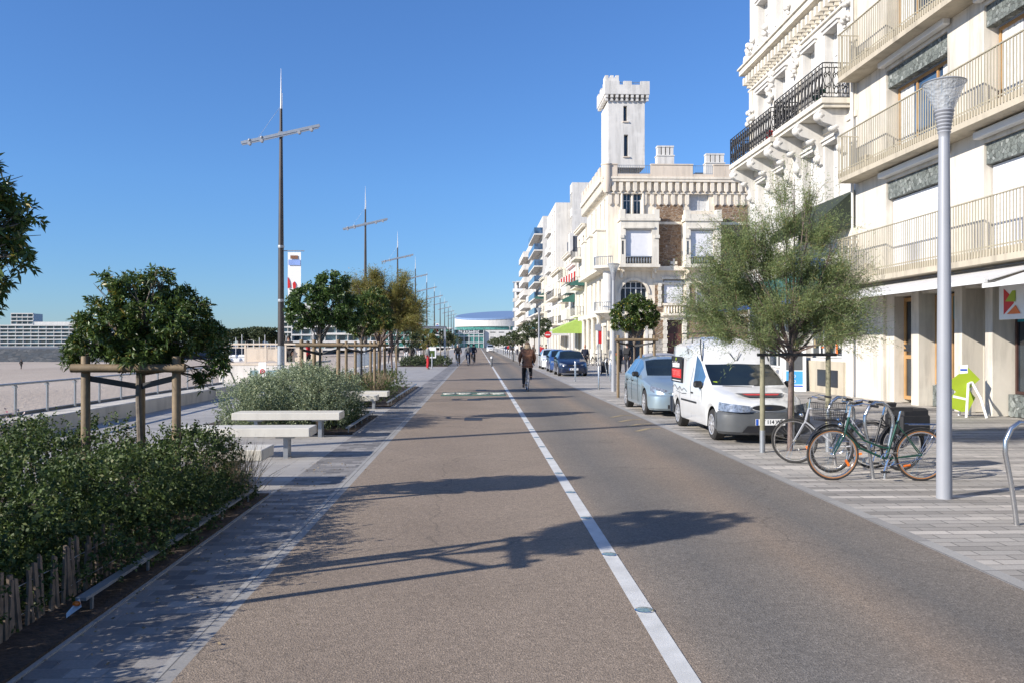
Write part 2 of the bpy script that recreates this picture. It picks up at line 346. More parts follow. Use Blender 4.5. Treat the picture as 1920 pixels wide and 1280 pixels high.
M['relief'] = rubble_mat('grey green marble', [(.06,.07,.065),(.17,.19,.18),(.10,.115,.11),(.27,.29,.28)], 9, (.05,.05,.05), (1,1,1))
M['rail'] = mat('beige balcony rail', (.38,.34,.25), .5, .1, na=.08)
M['blackiron'] = mat('black wrought iron', (.012,.012,.014), .45, .5)
M['frame'] = mat('varnished wood frame', (.38,.22,.09), .45, na=.15)
M['framewhite'] = mat('white joinery', (.66,.66,.65), .45, na=.04)
M['glass'] = glass_mat('window glass')
M['glassblue'] = glass_mat('blue tinted glass', (.05,.10,.18))
M['glassteal'] = glass_mat('teal glass', (.06,.20,.18))
M['curtain'] = mat('pale curtain', (.55,.55,.54), .8, na=.12, ns=6)
M['shutter'] = mat('white roller shutter', (.70,.70,.72), .5, na=.04)
M['dark'] = mat('dark interior', (.015,.014,.013), .8)
M['darkbrown'] = mat('dark brown door', (.05,.022,.018), .5, na=.2)
M['roof'] = mat('zinc roof', (.28,.31,.35), .5, .3)
M['slate'] = mat('slate roof', (.07,.075,.09), .6, na=.2, ns=5)
M['tile'] = mat('red roof tile', (.38,.11,.05), .75, na=.25, ns=6)
M['awn_white'] = mat('grey white awning cloth', (.55,.54,.53), .8, na=.06)
M['awn_green'] = mat('lime green awning', (.33,.47,.10), .7, na=.06)
M['awn_teal'] = mat('teal awning cloth', (.03,.11,.095), .75, na=.12)
M['awn_dark'] = mat('dark green awning cloth', (.018,.028,.018), .8, na=.2)
M['hairblond'] = mat('dark blond hair', (.20,.13,.075), .7, ns=30, na=.3)
M['blue'] = mat('blue sign', (.02,.09,.45), .4, na=.06)
M['bluelight'] = mat('light blue', (.06,.30,.62), .4, na=.06)
M['teal'] = mat('teal sign', (.01,.19,.24), .4, na=.06)
M['red'] = mat('red', (.55,.02,.02), .45, na=.06)
M['lime'] = mat('lime sign', (.30,.40,.025), .45, na=.08)
M['orange'] = mat('orange', (.75,.16,.01), .35, na=.06)
M['whiteplain'] = mat('white sheet', (.78,.78,.77), .45, na=.03)
M['greyteal'] = mat('grey teal banner', (.16,.25,.27), .6, na=.08)
M['vanwhite'] = mat('white van paint', (.64,.65,.655), .3, ns=3, na=.06, coat=1)
M['silver'] = mat('silver blue paint', (.34,.43,.48), .32, .55, ns=2, na=.04, coat=.8)
M['navy'] = mat('navy paint', (.012,.02,.05), .28, .3, ns=2, na=.1, coat=.9)
M['bluepaint'] = mat('mid blue paint', (.03,.07,.2), .28, .3, ns=2, na=.1, coat=.9)
M['greyplastic'] = mat('dark grey bumper plastic', (.075,.08,.085), .5, ns=10, na=.08)
M['carglass'] = glass_mat('car glass', (.012,.018,.02), .03)
M['carglassblue'] = glass_mat('painted sky reflection car glass', (.06,.13,.24), .05)  # blue base colour stands in for the sky reflected in side windows
M['headlight'] = mat('headlight lens', (.30,.32,.34), .10, .55, ns=25, na=.5)
M['indicator'] = mat('pinkish lamp lens', (.48,.36,.35), .12, .5, ns=40, na=.2)
M['skin'] = mat('skin', (.50,.29,.20), .55, na=.08)
M['lightred'] = mat('light red', (.75,.13,.12), .45); M['bikegreen'] = mat('dark green bicycle paint', (.006,.05,.03), .3, .2, coat=.6); M['tan'] = mat('tan side wall', (.38,.16,.05), .7)
def cloth(n, c): M[n] = mat(n+' cloth', c, .85, ns=18, na=.18); return M[n]
cloth('brown', (.20,.095,.055)); cloth('darkcloth', (.016,.016,.018)); cloth('darkblue', (.018,.022,.04)); cloth('grey', (.17,.17,.17)); cloth('redcloth', (.38,.012,.02)); cloth('beige', (.42,.36,.28)); cloth('whitecloth', (.6,.6,.6)); cloth('hair', (.03,.022,.016)); cloth('hairgrey', (.32,.30,.28)); cloth('orangecloth', (.6,.2,.03)); cloth('fur', (.42,.32,.20)); cloth('olive', (.06,.065,.04))
# ------------------------------------------------------------ the ground
def sheet(name, x0, x1, y0, y1, z, m):
    return struct(name, MB().quad((x0,y0,z),(x1,y0,z),(x1,y1,z),(x0,y1,z)), m, norm=False)
sheet('beach', -4000, 4000, -600, 6000, -2.6, M['sand'])
struct('ground', MB().box((-9.5,-30,-2.9),(70,640,-.02)), M['concrete'])
sheet('promenade', -8.5, -2.42, -20, 560, 0, M['pav_prom'])
sheet('paver_strip', -2.42, -1.73, -20, 560, 0, M['pav_left'])
sheet('kerb_strip', -1.73, -1.6, -20, 560, 0, M['kerb'])
sheet('road', -1.6, 3.9, -20, 640, 0, M['asphalt'])
sheet('kerb_strip', 3.9, 4.05, -20, 560, 0, M['kerb'])
sheet('pavement', 4.05, 12.9, -20, 560, 0, M['pav_right'])
sheet('centre_line', 1.035, 1.158, -10, 520, .004, M['line'])
struct('lane_marking', MB().box((-1.3,29.2,.003),(.95,30.0,.005)).box((-1.3,30.5,.003),(.95,31.4,.005)), M['greenpaint'])
mk = MB()
for cx in (-.75, .45):
    mk.torus((cx-.28,30.25,.008), .2, .035, 'z', 16, 4).torus((cx+.28,30.25,.008), .2, .035, 'z', 16, 4)
    mk.tube([(cx-.28,30.25,.008),(cx-.05,30.6,.008),(cx+.2,30.6,.008),(cx+.28,30.25,.008)], .03, 4)
struct('lane_marking', mk, M['wornwhite'])
yl = MB()
for i,d in enumerate((17.2,18.2,19.3,20.5)):
    yl.add([(3.15,d,.004),(3.5,d+.55,.004),(3.6,d+.5,.004),(3.25,d-.05,.004)],[(0,1,2,3)]); yl.add([(3.5,d+.55,.0045),(3.8,d+.62,.0045),(3.82,d+.5,.0045),(3.6,d+.5,.0045)],[(0,1,2,3)])
struct('lane_marking', yl, M['yellowpaint'], norm=False)
# glass studs set into the centre line
def stud():
    r = thing('road_stud', 'round glass stud set in the white centre line', 'road stud', (0,0,.005), 0, 'glass studs along the centre line')
    MB().lathe([(.062,0),(.064,.004),(.055,.006)], n=20).build('rim', M['chrome'], r, True)
    MB().lathe([(.054,.004),(.045,.008),(.02,.011),(0.001,.012)], n=20).build('lens', M['studlens'], r, True); return r
s0 = stud(); s0.location = (1.095, 5.6, .005)
for i in range(1, 22): dup(s0, (1.095, 5.6+1.5*i, .005))
def cover(x, y, w, h, lab):
    tag(MB().rbox((x-w/2,y-h/2,-.01),(x+w/2,y+h/2,.006), .004).build('drain_cover', M['iron']), lab, 'drain cover')
cover(-.12,20.1,.42,.7,'small dark iron cover in the brown lane, nearest of the covers'); cover(-.14,27.2,.42,.8,'dark iron cover in the brown lane just before the green marking'); cover(.1,32.8,.4,.9,'dark iron cover in the brown lane just beyond the green marking')
# sea wall with steel railing
tag(MB().rbox((-9.35,-14,-.3),(-8.5,31.6,.34), .02).build('sea_wall', M['concrete']), 'low pale concrete wall along the beach side of the promenade', 'wall')
rl = thing('beach_railing', 'grey steel railing on the low sea wall above the sand', 'railing', (-9.15,0,.34))
MB().rbox((-.05,-14,.62),(.05,31.2,.66), .008).build('handrail', M['galv'], rl)
MB().box((-.14,-14,.0),(-.05,31.2,.06)).build('base_rail', M['greyplastic'], rl)
MB().tube([(0,31.2,.64),(0,32.0,.35),(0,32.9,-.3)], .03, 6).build('handrail', M['greyplastic'], rl)
yy = 8.5
while yy < 31.5:
    MB().box((-.012,yy-.035,0),(.012,yy+.035,.62)).box((-.05,yy-.03,.565),(.03,yy+.03,.60)).box((-.05,yy-.035,-.02),(.05,yy+.035,.01)).build('post', M['galv'], rl); yy += 1.25
tag(MB().prism([(31.6,-.02),(31.6,.34),(33.5,-.02)], -9.35, -8.5, 'x').build('ramp_wall', M['concrete']), 'sloping pale concrete end of the sea wall beside the steps', 'wall')

# ------------------------------------------------------------ foliage
nr = np.random.default_rng(11)
def nz(a): return a/np.maximum(np.linalg.norm(a, axis=1, keepdims=True), 1e-9)
def leaf_obj(name, P, D, L, W, m, parent=None, droop=0.15, lab=None):
    n = len(P); D = nz(D); L = np.broadcast_to(np.asarray(L, float).reshape(-1,1), (n,1)); W = np.broadcast_to(np.asarray(W, float).reshape(-1,1), (n,1))
    S = nz(np.cross(D, nr.normal(size=(n,3))))
    v = np.empty((n,4,3)); mid = P+D*L*.5; v[:,0] = P; v[:,1] = mid+S*W*.5; v[:,2] = P+D*L-np.array([0,0,1])*L*droop; v[:,3] = mid-S*W*.5
    me = bpy.data.meshes.new(name); me.vertices.add(n*4); me.vertices.foreach_set('co', v.reshape(-1).astype(np.float32))
    me.loops.add(n*4); me.loops.foreach_set('vertex_index', np.arange(n*4, dtype=np.int32)); me.polygons.add(n)
    me.polygons.foreach_set('loop_start', np.arange(0,n*4,4,dtype=np.int32)); me.update(calc_edges=True); me.validate()
    me.materials.append(m); o = bpy.data.objects.new(name, me); C.objects.link(o); o.parent = parent; return o
def sprigs(P, D, k, slen, spread, rng=nr):      # k leaves along each short stem
    n = len(P); D = nz(D); t = rng.uniform(.1,1,(n,k,1))*np.asarray(slen).reshape(-1,1,1)
    base = P[:,None,:]+D[:,None,:]*t; rad = rng.normal(size=(n,k,3))
    d = D[:,None,:]*(1-spread)+nz(rad.reshape(-1,3)).reshape(n,k,3)*spread
    return base.reshape(-1,3), d.reshape(-1,3)
def lobes_points(lobes, n, inner=.62, zmin=.02):
    lob = np.array(lobes, float); vol = (lob[:,3]*lob[:,4]+lob[:,4]*lob[:,5]+lob[:,3]*lob[:,5]); idx = nr.choice(len(lob), n, p=vol/vol.sum())
    u = nz(nr.normal(size=(n,3))); r = (inner+(1.04-inner)*nr.uniform(0,1,(n,1))**.7)
    P = lob[idx,:3]+u*r*lob[idx,3:6]; D = nz(u/lob[idx,3:6])
    keep = P[:,2]>zmin
    for l in lob:
        q = ((P-l[:3])/l[3:6]); keep &= (q*q).sum(1) > .36
    return P[keep], D[keep]
def clump(P, per=14, amt=.4):
    m_ = max(4, len(P)//per); cs = P[nr.choice(len(P), m_, replace=False)]; out = P.copy()
    for a in range(0, len(P), 4000):
        q = P[a:a+4000]; d = ((q[:,None,:]-cs[None,:,:])**2).sum(2); j = d.argmin(1); out[a:a+4000] = q+(cs[j]-q)*amt
    return out
def mass(name, lobes, n, k, L, W, m, parent=None, up=.5, slen=.12, spread=.65, inner=.62, zmin=.02, jit=.04, cl=0, per=14):
    P, D = lobes_points(lobes, n, inner, zmin)
    if cl: P = clump(P, per, cl)
    P = P+nr.normal(size=P.shape)*jit
    D = D+np.array([0,0,up])+nr.normal(size=D.shape)*.35
    p, d = sprigs(P, D, k, nr.uniform(slen*.4, slen*1.4, len(P)), spread); q = len(p)
    return leaf_obj(name, p, d, nr.uniform(L*.6, L*1.25, q), nr.uniform(W*.7, W*1.2, q), m, parent)
def limbs(mb, base, top, tips, r0, seed=0, mid=.5):
    g = random.Random(seed)
    b, t = Vector(base), Vector(top); j = Vector((g.uniform(-.04,.04), g.uniform(-.04,.04), 0))
    mb.tube([b, b.lerp(t,.3)+j, b.lerp(t,.7)-j*.6, t], [r0*1.15, r0, r0*.9, r0*.8], 9)
    for q in tips:
        q = Vector(q); s = t.lerp(b, g.uniform(0,.18)); m1 = s.lerp(q, .45)+Vector((g.uniform(-.12,.12),g.uniform(-.12,.12),g.uniform(-.02,.14)))
        mb.tube([s, m1, q], [r0*.5, r0*.3, r0*.08], 6, False)
        for _ in range(3):
            e = q+Vector((g.uniform(-.1,.1),g.uniform(-.1,.1),g.uniform(-.1,.08))); mb.tube([m1.lerp(q,g.uniform(.1,.8)), e], [r0*.16, r0*.05], 4, False)
def evergreen(name, label, loc, lobes, trunk_top, n, r0=.035, group=None, leaf='leaf_pitt', L=.064, W=.021, seed=1, k=9, cat='tree', lean=(0,0), slen=.06, twigs=14):
    r = thing(name, label, cat, loc, 0, group)
    mb = MB(); g = random.Random(seed); tips = []
    for i in range(max(twigs, len(lobes)*3)):
        l = lobes[i%len(lobes)]; tips.append((l[0]+g.uniform(-.6,.6)*l[3], l[1]+g.uniform(-.6,.6)*l[4], l[2]+g.uniform(-.3,.7)*l[5]))
    limbs(mb, (0,0,-.02), (lean[0],lean[1],trunk_top), tips, r0, seed); mb.build('trunk', M['bark'], r, True, norm=False)
    c = mass('crown', lobes, n, k, L, W, M[leaf], r, up=.25, slen=slen, spread=.72, inner=.5, zmin=.3, jit=.022, cl=.5, per=16); return r
def tamarisk(name, label, loc, stems, lobes, n, leaf='leaf_tam', seed=3, group=None, nl=.055, nw=.0065, per=46, spray=(.35,.8), r0=.045):
    r = thing(name, label, 'tree', loc, 0, group); mb = MB(); g = random.Random(seed)
    tips = []
    for i in range(30):
        l = lobes[i%len(lobes)]; tips.append((l[0]+g.uniform(-.75,.75)*l[3], l[1]+g.uniform(-.75,.75)*l[4], l[2]+g.uniform(-.2,.9)*l[5]))
    limbs(mb, (0,0,-.02), stems, tips, r0, seed); mb.build('trunk', M['barkred'], r, True, norm=False)
    lob = np.array(lobes, float); w = lob[:,3]*lob[:,4]*lob[:,5]; idx = nr.choice(len(lob), n, p=w/w.sum())
    u = nz(nr.normal(size=(n,3)))*nr.uniform(0,1,(n,1))**.45*.92; P = clump(lob[idx,:3]+u*lob[idx,3:6], 30, .62)+nr.normal(size=(n,3))*.03
    cen = np.array([lob[:,0].mean(), lob[:,1].mean(), lob[:,2].min()-.3]); D = nz(P-cen)*.9+u*.3+nr.normal(size=(n,3))*.34+np.array([0,0,.25]); D = nz(D)
    ln = nr.uniform(spray[0], spray[1], n); t = nr.uniform(0,1,(n,per)); g1 = nr.uniform(.05,.5,n)
    wob = nr.normal(size=(n,per,3))*.035*(.4+t[:,:,None])
    pts = P[:,None,:]+D[:,None,:]*(t*ln[:,None])[:,:,None]+wob; pts[:,:,2] -= (t**2)*g1[:,None]*ln[:,None]
    dd = D[:,None,:]*.7+nr.normal(size=(n,per,3))*.6; dd[:,:,2] += .1
    q = n*per; leaf_obj('crown', pts.reshape(-1,3), dd.reshape(-1,3), nr.uniform(nl*.6,nl*1.5,q), nr.uniform(nw*.7,nw*1.4,q), M[leaf], r, droop=.2)
    sp = MB()
    for i in range(0, n, 3):
        a = P[i]; b = P[i]+D[i]*ln[i]; c_ = (a+b)/2; b = b-np.array([0,0,g1[i]*ln[i]]); sp.tube([tuple(a),tuple(c_),tuple(b)], [.004,.003,.0015], 3, False)
    sp.build('twigs', M['barkred'], r, norm=False); return r
def guard(label, loc, stakes, h, bars, tree, group=None, r=.045, straps=True, zb=None, rz=0, barmat='wood'):
    g = thing('tree_guard', label, 'tree guard', loc, rz, group); zb = zb or h-.13
    for i,(x,y) in enumerate(stakes):
        sk = MB().tube([(x,y,-.02),(x,y,h-.012),(x,y,h)], [r,r*.97,r*.85], 12).build('stake', M['stakegrey' if barmat=='black' else 'wood'], g, True)
        if barmat=='black': MB().tube([(x,y,0),(x,y,.36)], r*1.06, 12).build('steel_foot', M['galv'], sk, True)
    for (i,j) in bars:
        a = Vector((stakes[i][0],stakes[i][1],zb)); b = Vector((stakes[j][0],stakes[j][1],zb)); e = (b-a).normalized(); off = Vector((e.y,-e.x,0))*(r*1.6)
        MB().tube([a-e*.11+off, b+e*.11+off], r*(.6 if barmat=='black' else .95), 12).build('crossbar', M[barmat], g, True)
    if straps:
        for i in range(len(stakes)):
            a = Vector((stakes[i][0],stakes[i][1],zb-.1)); b = Vector((tree[0],tree[1],zb-.2)); e = (b-a).normalized(); n_ = Vector((-e.y,e.x,0))*.004; hh = Vector((0,0,.03))
            s = MB(); s.add([a-n_-hh,a+n_-hh,a+n_+hh,a-n_+hh,b-n_-hh,b+n_-hh,b+n_+hh,b-n_+hh],[(0,1,5,4),(1,2,6,5),(2,3,7,6),(3,0,4,7),(0,3,2,1),(4,5,6,7)]); s.build('strap', M['black'], g)
    return g
def planter(label, x0, x1, y0, y1, ry0=None, rail=True):
    p = thing('planter_bed', label, 'planter', (0,0,0))
    s = MB(); n = 10; vs=[]; 
    s.box((x0,y0,-.01),(x1,y1,.03)).build('soil', M['soil'], p)
    MB().box((x1-.01,y0,-.01),(x1+.03,y1,.012)).box((x0-.03,y0,-.01),(x0+.01,y1,.012)).box((x0-.03,y1-.01,-.01),(x1+.03,y1+.03,.013)).build('edging', M['kerb'], p)
    if rail:
        ra = ry0 if ry0 is not None else y0
        MB().box((x1-.13,ra,.125),(x1-.06,y1-.08,.145)).box((x0,y1-.13,.125),(x1-.132,y1-.06,.145)).build('rail', M['galv'], p)
        yy = ra+.15
        while yy < y1-.1:
            MB().box((x1-.10,yy-.012,.0),(x1-.085,yy+.012,.125)).build('post', M['galv'], p); yy += .95
    return p
def pickets(label, x, ya, yb, h, seed):
    f = thing('picket_fence', label, 'fence', (x,0,0)); g = random.Random(seed); y = ya; a=[]
    while y < yb:
        w = g.uniform(.025,.045); hh = h*g.uniform(.86,1.12); t = g.uniform(-.05,.05)*1.2; s = g.uniform(-.03,.05)
        MB().prism([(y-w/2,0),(y+w/2,0),(y+w/2+t,hh-g.uniform(0,.03)),(y-w/2+t,hh)], -.008+s*.3, .008+s*.3, 'x').build('picket', M['picket'], f); y += g.uniform(.055,.085)
    for z in (h*.3, h*.75): MB().tube([(0.012,ya-.05,z),(-.012,(ya+yb)/2,z-.01),(.012,yb+.05,z)], .003, 4).build('wire', M['galv'], f)
    return f
def tufts(name, label, spots, n, h, m, cat='plant', w=.006, spread=.35, group=None, heads=False):
    P=[];D=[];L=[]
    for (x,y,z) in spots:
        a = nr.normal(size=(n,3))*np.array([.05,.05,0]); P.append(a+np.array([x,y,z])); D.append(nr.normal(size=(n,3))*spread+np.array([0,0,1])); L.append(nr.uniform(.5,1.1,n)*h)
    P=np.vstack(P);D=np.vstack(D);L=np.concatenate(L)
    o = leaf_obj(name, P, D, L, w, M[m], None, droop=.12); tag(o, label, cat, group); return o

# planter 1, in the foreground
planter('foreground planting bed with dark soil and a low steel edge rail', -6.0, -2.44, 0.5, 10.05, 5.55)
g = random.Random(5); lob = []
for i in range(95):
    y = g.uniform(2.6,9.6); x = g.uniform(-5.7,-3.0); h = .76+.12*math.sin(y*1.7)+g.uniform(-.14,.16); r = g.uniform(.28,.5)
    if y<5.3: h -= .22
    lob.append((x,y,h-r*.75,r,r,r*.8))
for i in range(32):
    y = 3.4+i*.2; h = .46 if y<6.1 else (.86 if y<7.6 else .72); r = g.uniform(.26,.36)
    lob.append((-2.92+g.uniform(-.06,.06) if y>6.1 else -3.15, y, h+g.uniform(-.05,.07)-r*.7, r*.9, r, r*.8)); lob.append((-2.80 if y>6.7 else -3.1, y+.1, .14, .26, .3, .26))
    if y>5.9: lob.append((-2.66+g.uniform(-.05,.03), y+g.uniform(-.1,.1), .10, .16, .2, .14+g.uniform(0,.08)))
for i in range(22): lob.append((-2.95+g.uniform(-.12,.1), 3.2+i*.16, g.uniform(.12,.34), .13,.16,.13))
for i in range(30): lob.append((g.uniform(-5.6,-2.95), g.uniform(5.5,9.5), g.uniform(.84,.96), .07,.07,.12))
lob = [l for l in lob if l[1]<9.6]
o = mass('hedge', lob, 30000, 10, .038, .021, M['leaf_hedge'], None, up=.9, slen=.13, spread=.66, inner=.7, cl=.42, per=26)
tag(o, 'dense dark green low hedge filling the foreground planting bed', 'hedge')
lobb = [(-3.25+g.uniform(-.3,.25), 3.4+g.uniform(-.6,1.2), .28+g.uniform(-.1,.08), .3,.3,.24) for _ in range(11)]
tag(mass('broadleaf_shrub', lobb, 900, 8, .062, .042, M['leaf_broad'], None, up=.6, slen=.12, spread=.7, inner=.6), 'low shrub of round glossy leaves behind the picket fence', 'shrub')
pickets('short weathered chestnut picket fence in the foreground bed', -2.78, 4.1, 6.6, .40, 4)
tp = MB(); tp.add([(-2.53,5.52,.15),(-2.50,5.45,.16),(-2.48,5.44,.12),(-2.56,5.41,.06),(-2.575,5.44,.08)],[(0,1,2),(0,2,3),(0,3,4)]); tag(tp.build('plastic_tape', M['whiteplain'], norm=False), 'torn white plastic tape tied on the end of the edge rail', 'tape')
tag(MB().ball((-2.52,5.46,.135),.022,8,6,(1.2,1,.7)).build('orange_tag', M['orange']), 'small orange tag on the end of the edge rail', 'tag')
tufts('dry_grass', 'clump of dry thin stems at the far corner of the foreground bed', [(g.uniform(-4.3,-2.5), g.uniform(9.2,9.95), .02) for _ in range(64)], 28, .82, 'drygrass', w=.005, spread=.28)
tufts('dry_grass', 'dry thin stems rising from the dark hedge beside the tree guard', [(g.uniform(-5.6,-3.3), g.uniform(6.5,9.6), .45) for _ in range(22)], 14, .6, 'drygrass', w=.004, spread=.3)
o = tufts('flower_stems', 'thin reddish stems with small pale flowers at the left of the foreground bed', [(g.uniform(-5.9,-4.7), g.uniform(6.0,9.2), .5) for _ in range(50)], 14, .78, 'drygrass', w=.004, spread=.3)
P = np.column_stack([nr.uniform(-5.9,-4.6,900), nr.uniform(6.0,9.2,900), .98+nr.normal(size=900)*.10]); leaf_obj('petals', P, nr.normal(size=(900,3)), .030, .026, M['petal'], o)

_n = 170; _P = np.column_stack([-2.42+nr.exponential(.28,_n), nr.uniform(3.5,13,_n), np.full(_n,.012)]); _D = nr.normal(size=(_n,3))*np.array([1,1,.12])
tag(leaf_obj('fallen_leaves', _P, _D, nr.uniform(.015,.045,_n), .016, M['drygrass'], None, droop=0), 'dry fallen leaves scattered along the paving by the foreground bed', 'fallen leaves', kind='stuff')
# trees on the beach side: tree 0 (crown enters at the left edge), tree 1, tree 2, tree 3
evergreen('evergreen_tree', 'dark evergreen tree cut off by the left edge of the view', (-3.72,5.45,0),
    [(-.1,0,2.85,.5,.5,.34),(.5,.0,2.56,.28,.3,.20),(.70,.0,2.42,.12,.14,.08),(.62,0,2.16,.18,.22,.09),(.42,0,2.85,.22,.25,.14),(.25,.1,2.5,.34,.35,.22),(-.35,.1,3.15,.45,.45,.28),(.2,.1,3.2,.3,.3,.15),(.72,0,2.68,.09,.1,.07),(.86,0,2.52,.08,.1,.05),(.82,0,2.3,.08,.1,.06),(.70,0,2.85,.08,.1,.05),(.5,.0,2.98,.12,.12,.06),(.62,0,1.95,.06,.1,.06)], 2.3, 3000, seed=2, group='young evergreens along the promenade')
guard('round wooden stake guard around the tree at the left edge', (-3.72,5.45,0), [(-.5,-.1),(.30,-.45),(.30,.40)], 2.16, [(1,2)], (0,0))
evergreen('evergreen_tree', 'dark evergreen tree with a spreading crown above the foreground hedge', (-3.52,9.02,0),
    [(-.22,0,1.90,.30,.40,.22),(.10,.1,2.02,.36,.42,.24),(.46,0,1.93,.28,.38,.24),(-.10,0,2.34,.17,.22,.12),(.72,.1,1.78,.14,.26,.2),(-.50,0,1.80,.15,.22,.16),(-.68,.0,1.66,.10,.15,.10),(-.62,0,1.98,.09,.12,.08),(.25,0,2.42,.08,.1,.06),(.05,0,1.66,.42,.36,.12),(.34,.1,2.24,.15,.2,.08),(.17,-.1,2.50,.06,.07,.03),(-.35,0,2.42,.06,.08,.03),(-.45,.0,2.18,.05,.07,.03),(.60,0,2.14,.08,.1,.05),(.68,0,1.40,.07,.10,.09),(.84,0,1.55,.06,.10,.1),(-.32,0,2.12,.1,.14,.06)], 1.75, 3600, seed=5, group='young evergreens along the promenade')
guard('wooden stake guard with black straps above the dark foreground hedge', (-3.52,9.02,0), [(-.47,-.18),(.44,-.18),(-.18,.5)], 1.64, [(0,1)], (0,0), zb=1.52)

# planter 2
planter('second planting bed behind the long concrete bench', -5.9, -2.46, 16.75, 21.0)
lob = []
for i in range(46):
    x = g.uniform(-4.95,-3.05); y = g.uniform(17.1,20.6); hx = .74+.42*min(1,max(0,(x+5.2)/1.3)) - max(0,(x+3.5))*.5; r = g.uniform(.28,.42)
    lob.append((x,y,hx+g.uniform(-.12,.08)-r*.8,r,r,r*.9)); lob.append((x,y,.2,r,r,.25))
tag(mass('silver_shrub', lob, 13000, 10, .044, .024, M['leaf_silver'], None, up=1.3, slen=.22, spread=.5, inner=.72), 'large silvery grey leafy shrub in the second bed behind the bench', 'shrub')
tag(mass('low_shrub', [(-2.95,17.6+i*.42,.16+.05*(i%2),.28,.3,.26) for i in range(8)], 1100, 8, .035, .018, M['leaf_hedge'], None, up=.9), 'low dark shrub along the kerb side of the second bed', 'shrub')
pickets('dark picket fence in shade under the long concrete bench', -3.2, 16.95, 17.3, .38, 9)
evergreen('evergreen_tree', 'evergreen tree with a round crown rising from the silvery shrub', (-3.5,19.0,0),
    [(-.15,0,2.65,.55,.55,.42),(.3,0,2.6,.48,.5,.42),(.2,0,3.05,.34,.35,.26),(-.35,0,2.4,.36,.4,.3),(.62,0,2.4,.3,.4,.34),(.45,.1,3.15,.16,.2,.14)], 2.1, 2600, seed=8, group='young evergreens along the promenade', leaf='leaf_oleander', L=.085, W=.034, k=8)
guard('wooden stake guard standing in the silvery shrub', (-3.5,19.0,0), [(-.36,-.2),(.44,-.2),(-.2,.4)], 1.86, [(0,1)], (0,0), zb=1.74)
# planter 3
planter('third planting bed beyond the second pair of benches', -5.6, -2.46, 24.1, 35.4)
lob = [(g.uniform(-4.6,-3.0), g.uniform(24.6,35.0), g.uniform(.2,.45), .45,.5,.34) for _ in range(46)]
tag(mass('dark_shrub', lob, 2600, 9, .055, .03, M['leaf_hedge'], None, up=.9, slen=.16, inner=.65), 'dark green shrubs along the third bed by the promenade', 'shrub')
tufts('tall_grass', 'bright green grass clump at the near end of the third bed', [(g.uniform(-4.6,-3.2), g.uniform(24.3,25.6), .02) for _ in range(40)], 40, .62, 'grass', w=.014, spread=.4)
tufts('dry_grass', 'tawny dry grasses between the stakes of the third bed', [(g.uniform(-4.8,-3.1), g.uniform(25.4,30), .2) for _ in range(70)], 36, .8, 'drygrass', w=.012, spread=.25)
evergreen('evergreen_tree', 'evergreen tree with a loose crown at the near end of the third bed', (-3.5,25.7,0),
    [(-.1,0,2.75,.5,.5,.4),(.35,0,2.95,.45,.5,.45),(.0,0,2.35,.5,.5,.34),(.6,0,2.5,.4,.4,.36),(-.5,0,2.55,.3,.35,.3)], 2.1, 2200, seed=12, group='young evergreens along the promenade', L=.09, W=.034, k=8)
guard('wooden stake guard of the first tree in the third bed', (-3.5,25.7,0), [(-.42,-.2),(.42,-.2),(-.25,.5)], 1.85, [(0,1),(0,2)], (0,0), zb=1.72)
tamarisk('tamarisk_tree', 'feathery golden green tamarisk rising above the promenade evergreens', (-3.5,30.2,0), (.05,0,1.9),
    [(-.4,0,3.3,.7,.7,.7),(.4,0,3.1,.8,.7,.8),(1.0,0,2.7,.6,.6,.6),(-.2,0,3.9,.5,.5,.35),(.9,0,3.6,.4,.4,.5),(.2,0,2.5,1.0,.8,.4)], 1900, 'leaf_gold', 21, per=34, nl=.09, nw=.014, group='young tamarisks along the promenade')
guard('wooden stake guard of three close stakes around the golden tamarisk', (-3.5,30.2,0), [(-.25,-.3),(.02,-.2),(.2,0)], 1.85, [(0,2)], (0,0), straps=False)
tamarisk('tamarisk_tree', 'feathery tamarisk at the far end of the third bed', (-4.1,40.5,0), (.0,0,1.7),
    [(-.3,0,2.7,.7,.7,.55),(.4,0,2.9,.7,.6,.6),(.0,0,3.4,.5,.5,.4),(.7,0,2.4,.5,.5,.35)], 950, 'leaf_gold', 23, per=32, nl=.11, nw=.018, group='young tamarisks along the promenade')
guard('wooden stakes at the foot of the far tamarisk', (-4.1,40.5,0), [(-.3,0),(.25,-.2)], 1.7, [], (0,0), straps=False)
# farther planters and trees on the left
planter('fourth planting bed far along the promenade', -6.4, -2.46, 67.5, 84, rail=False)
tag(mass('far_shrub', [(g.uniform(-6,-2.8), g.uniform(68,83), .2, .6,.7,.45) for _ in range(40)], 3200, 6, .12, .07, M['leaf_far'], None, up=.9, slen=.2), 'low shrubs of the fourth bed far along the promenade', 'shrub')
ftrees = [(-5.6,70.5,2.3,'dark round tree at the near left of the fourth bed'),(-4.6,73.5,2.2,'olive green tree in the middle of the fourth bed'),(-3.4,77,2.4,'round tree at the kerb side of the fourth bed'),(-5.2,81,2.3,'rear tree of the fourth bed'),
          (-3.6,98,2.4,'small round tree beyond the fourth bed'),(-4.4,125,2.5,'distant small tree far along the promenade'),(-3.9,160,2.6,'most distant small tree of the promenade')]
for i,(x,y,z,lab) in enumerate(ftrees):
    rr = .95+.1*(i%3)
    evergreen('round_tree', lab, (x,y,0), [(0,0,z,rr,rr,.75),(.5,0,z-.2,.6,.7,.6),(-.5,0,z+.15,.6,.6,.5)], z-.6, 380 if i<4 else 240, r0=.05, leaf='leaf_far' if i%2==0 else 'leaf_gold', L=.17, W=.09, seed=30+i, k=6, slen=.15, twigs=6, group='far trees along the promenade')

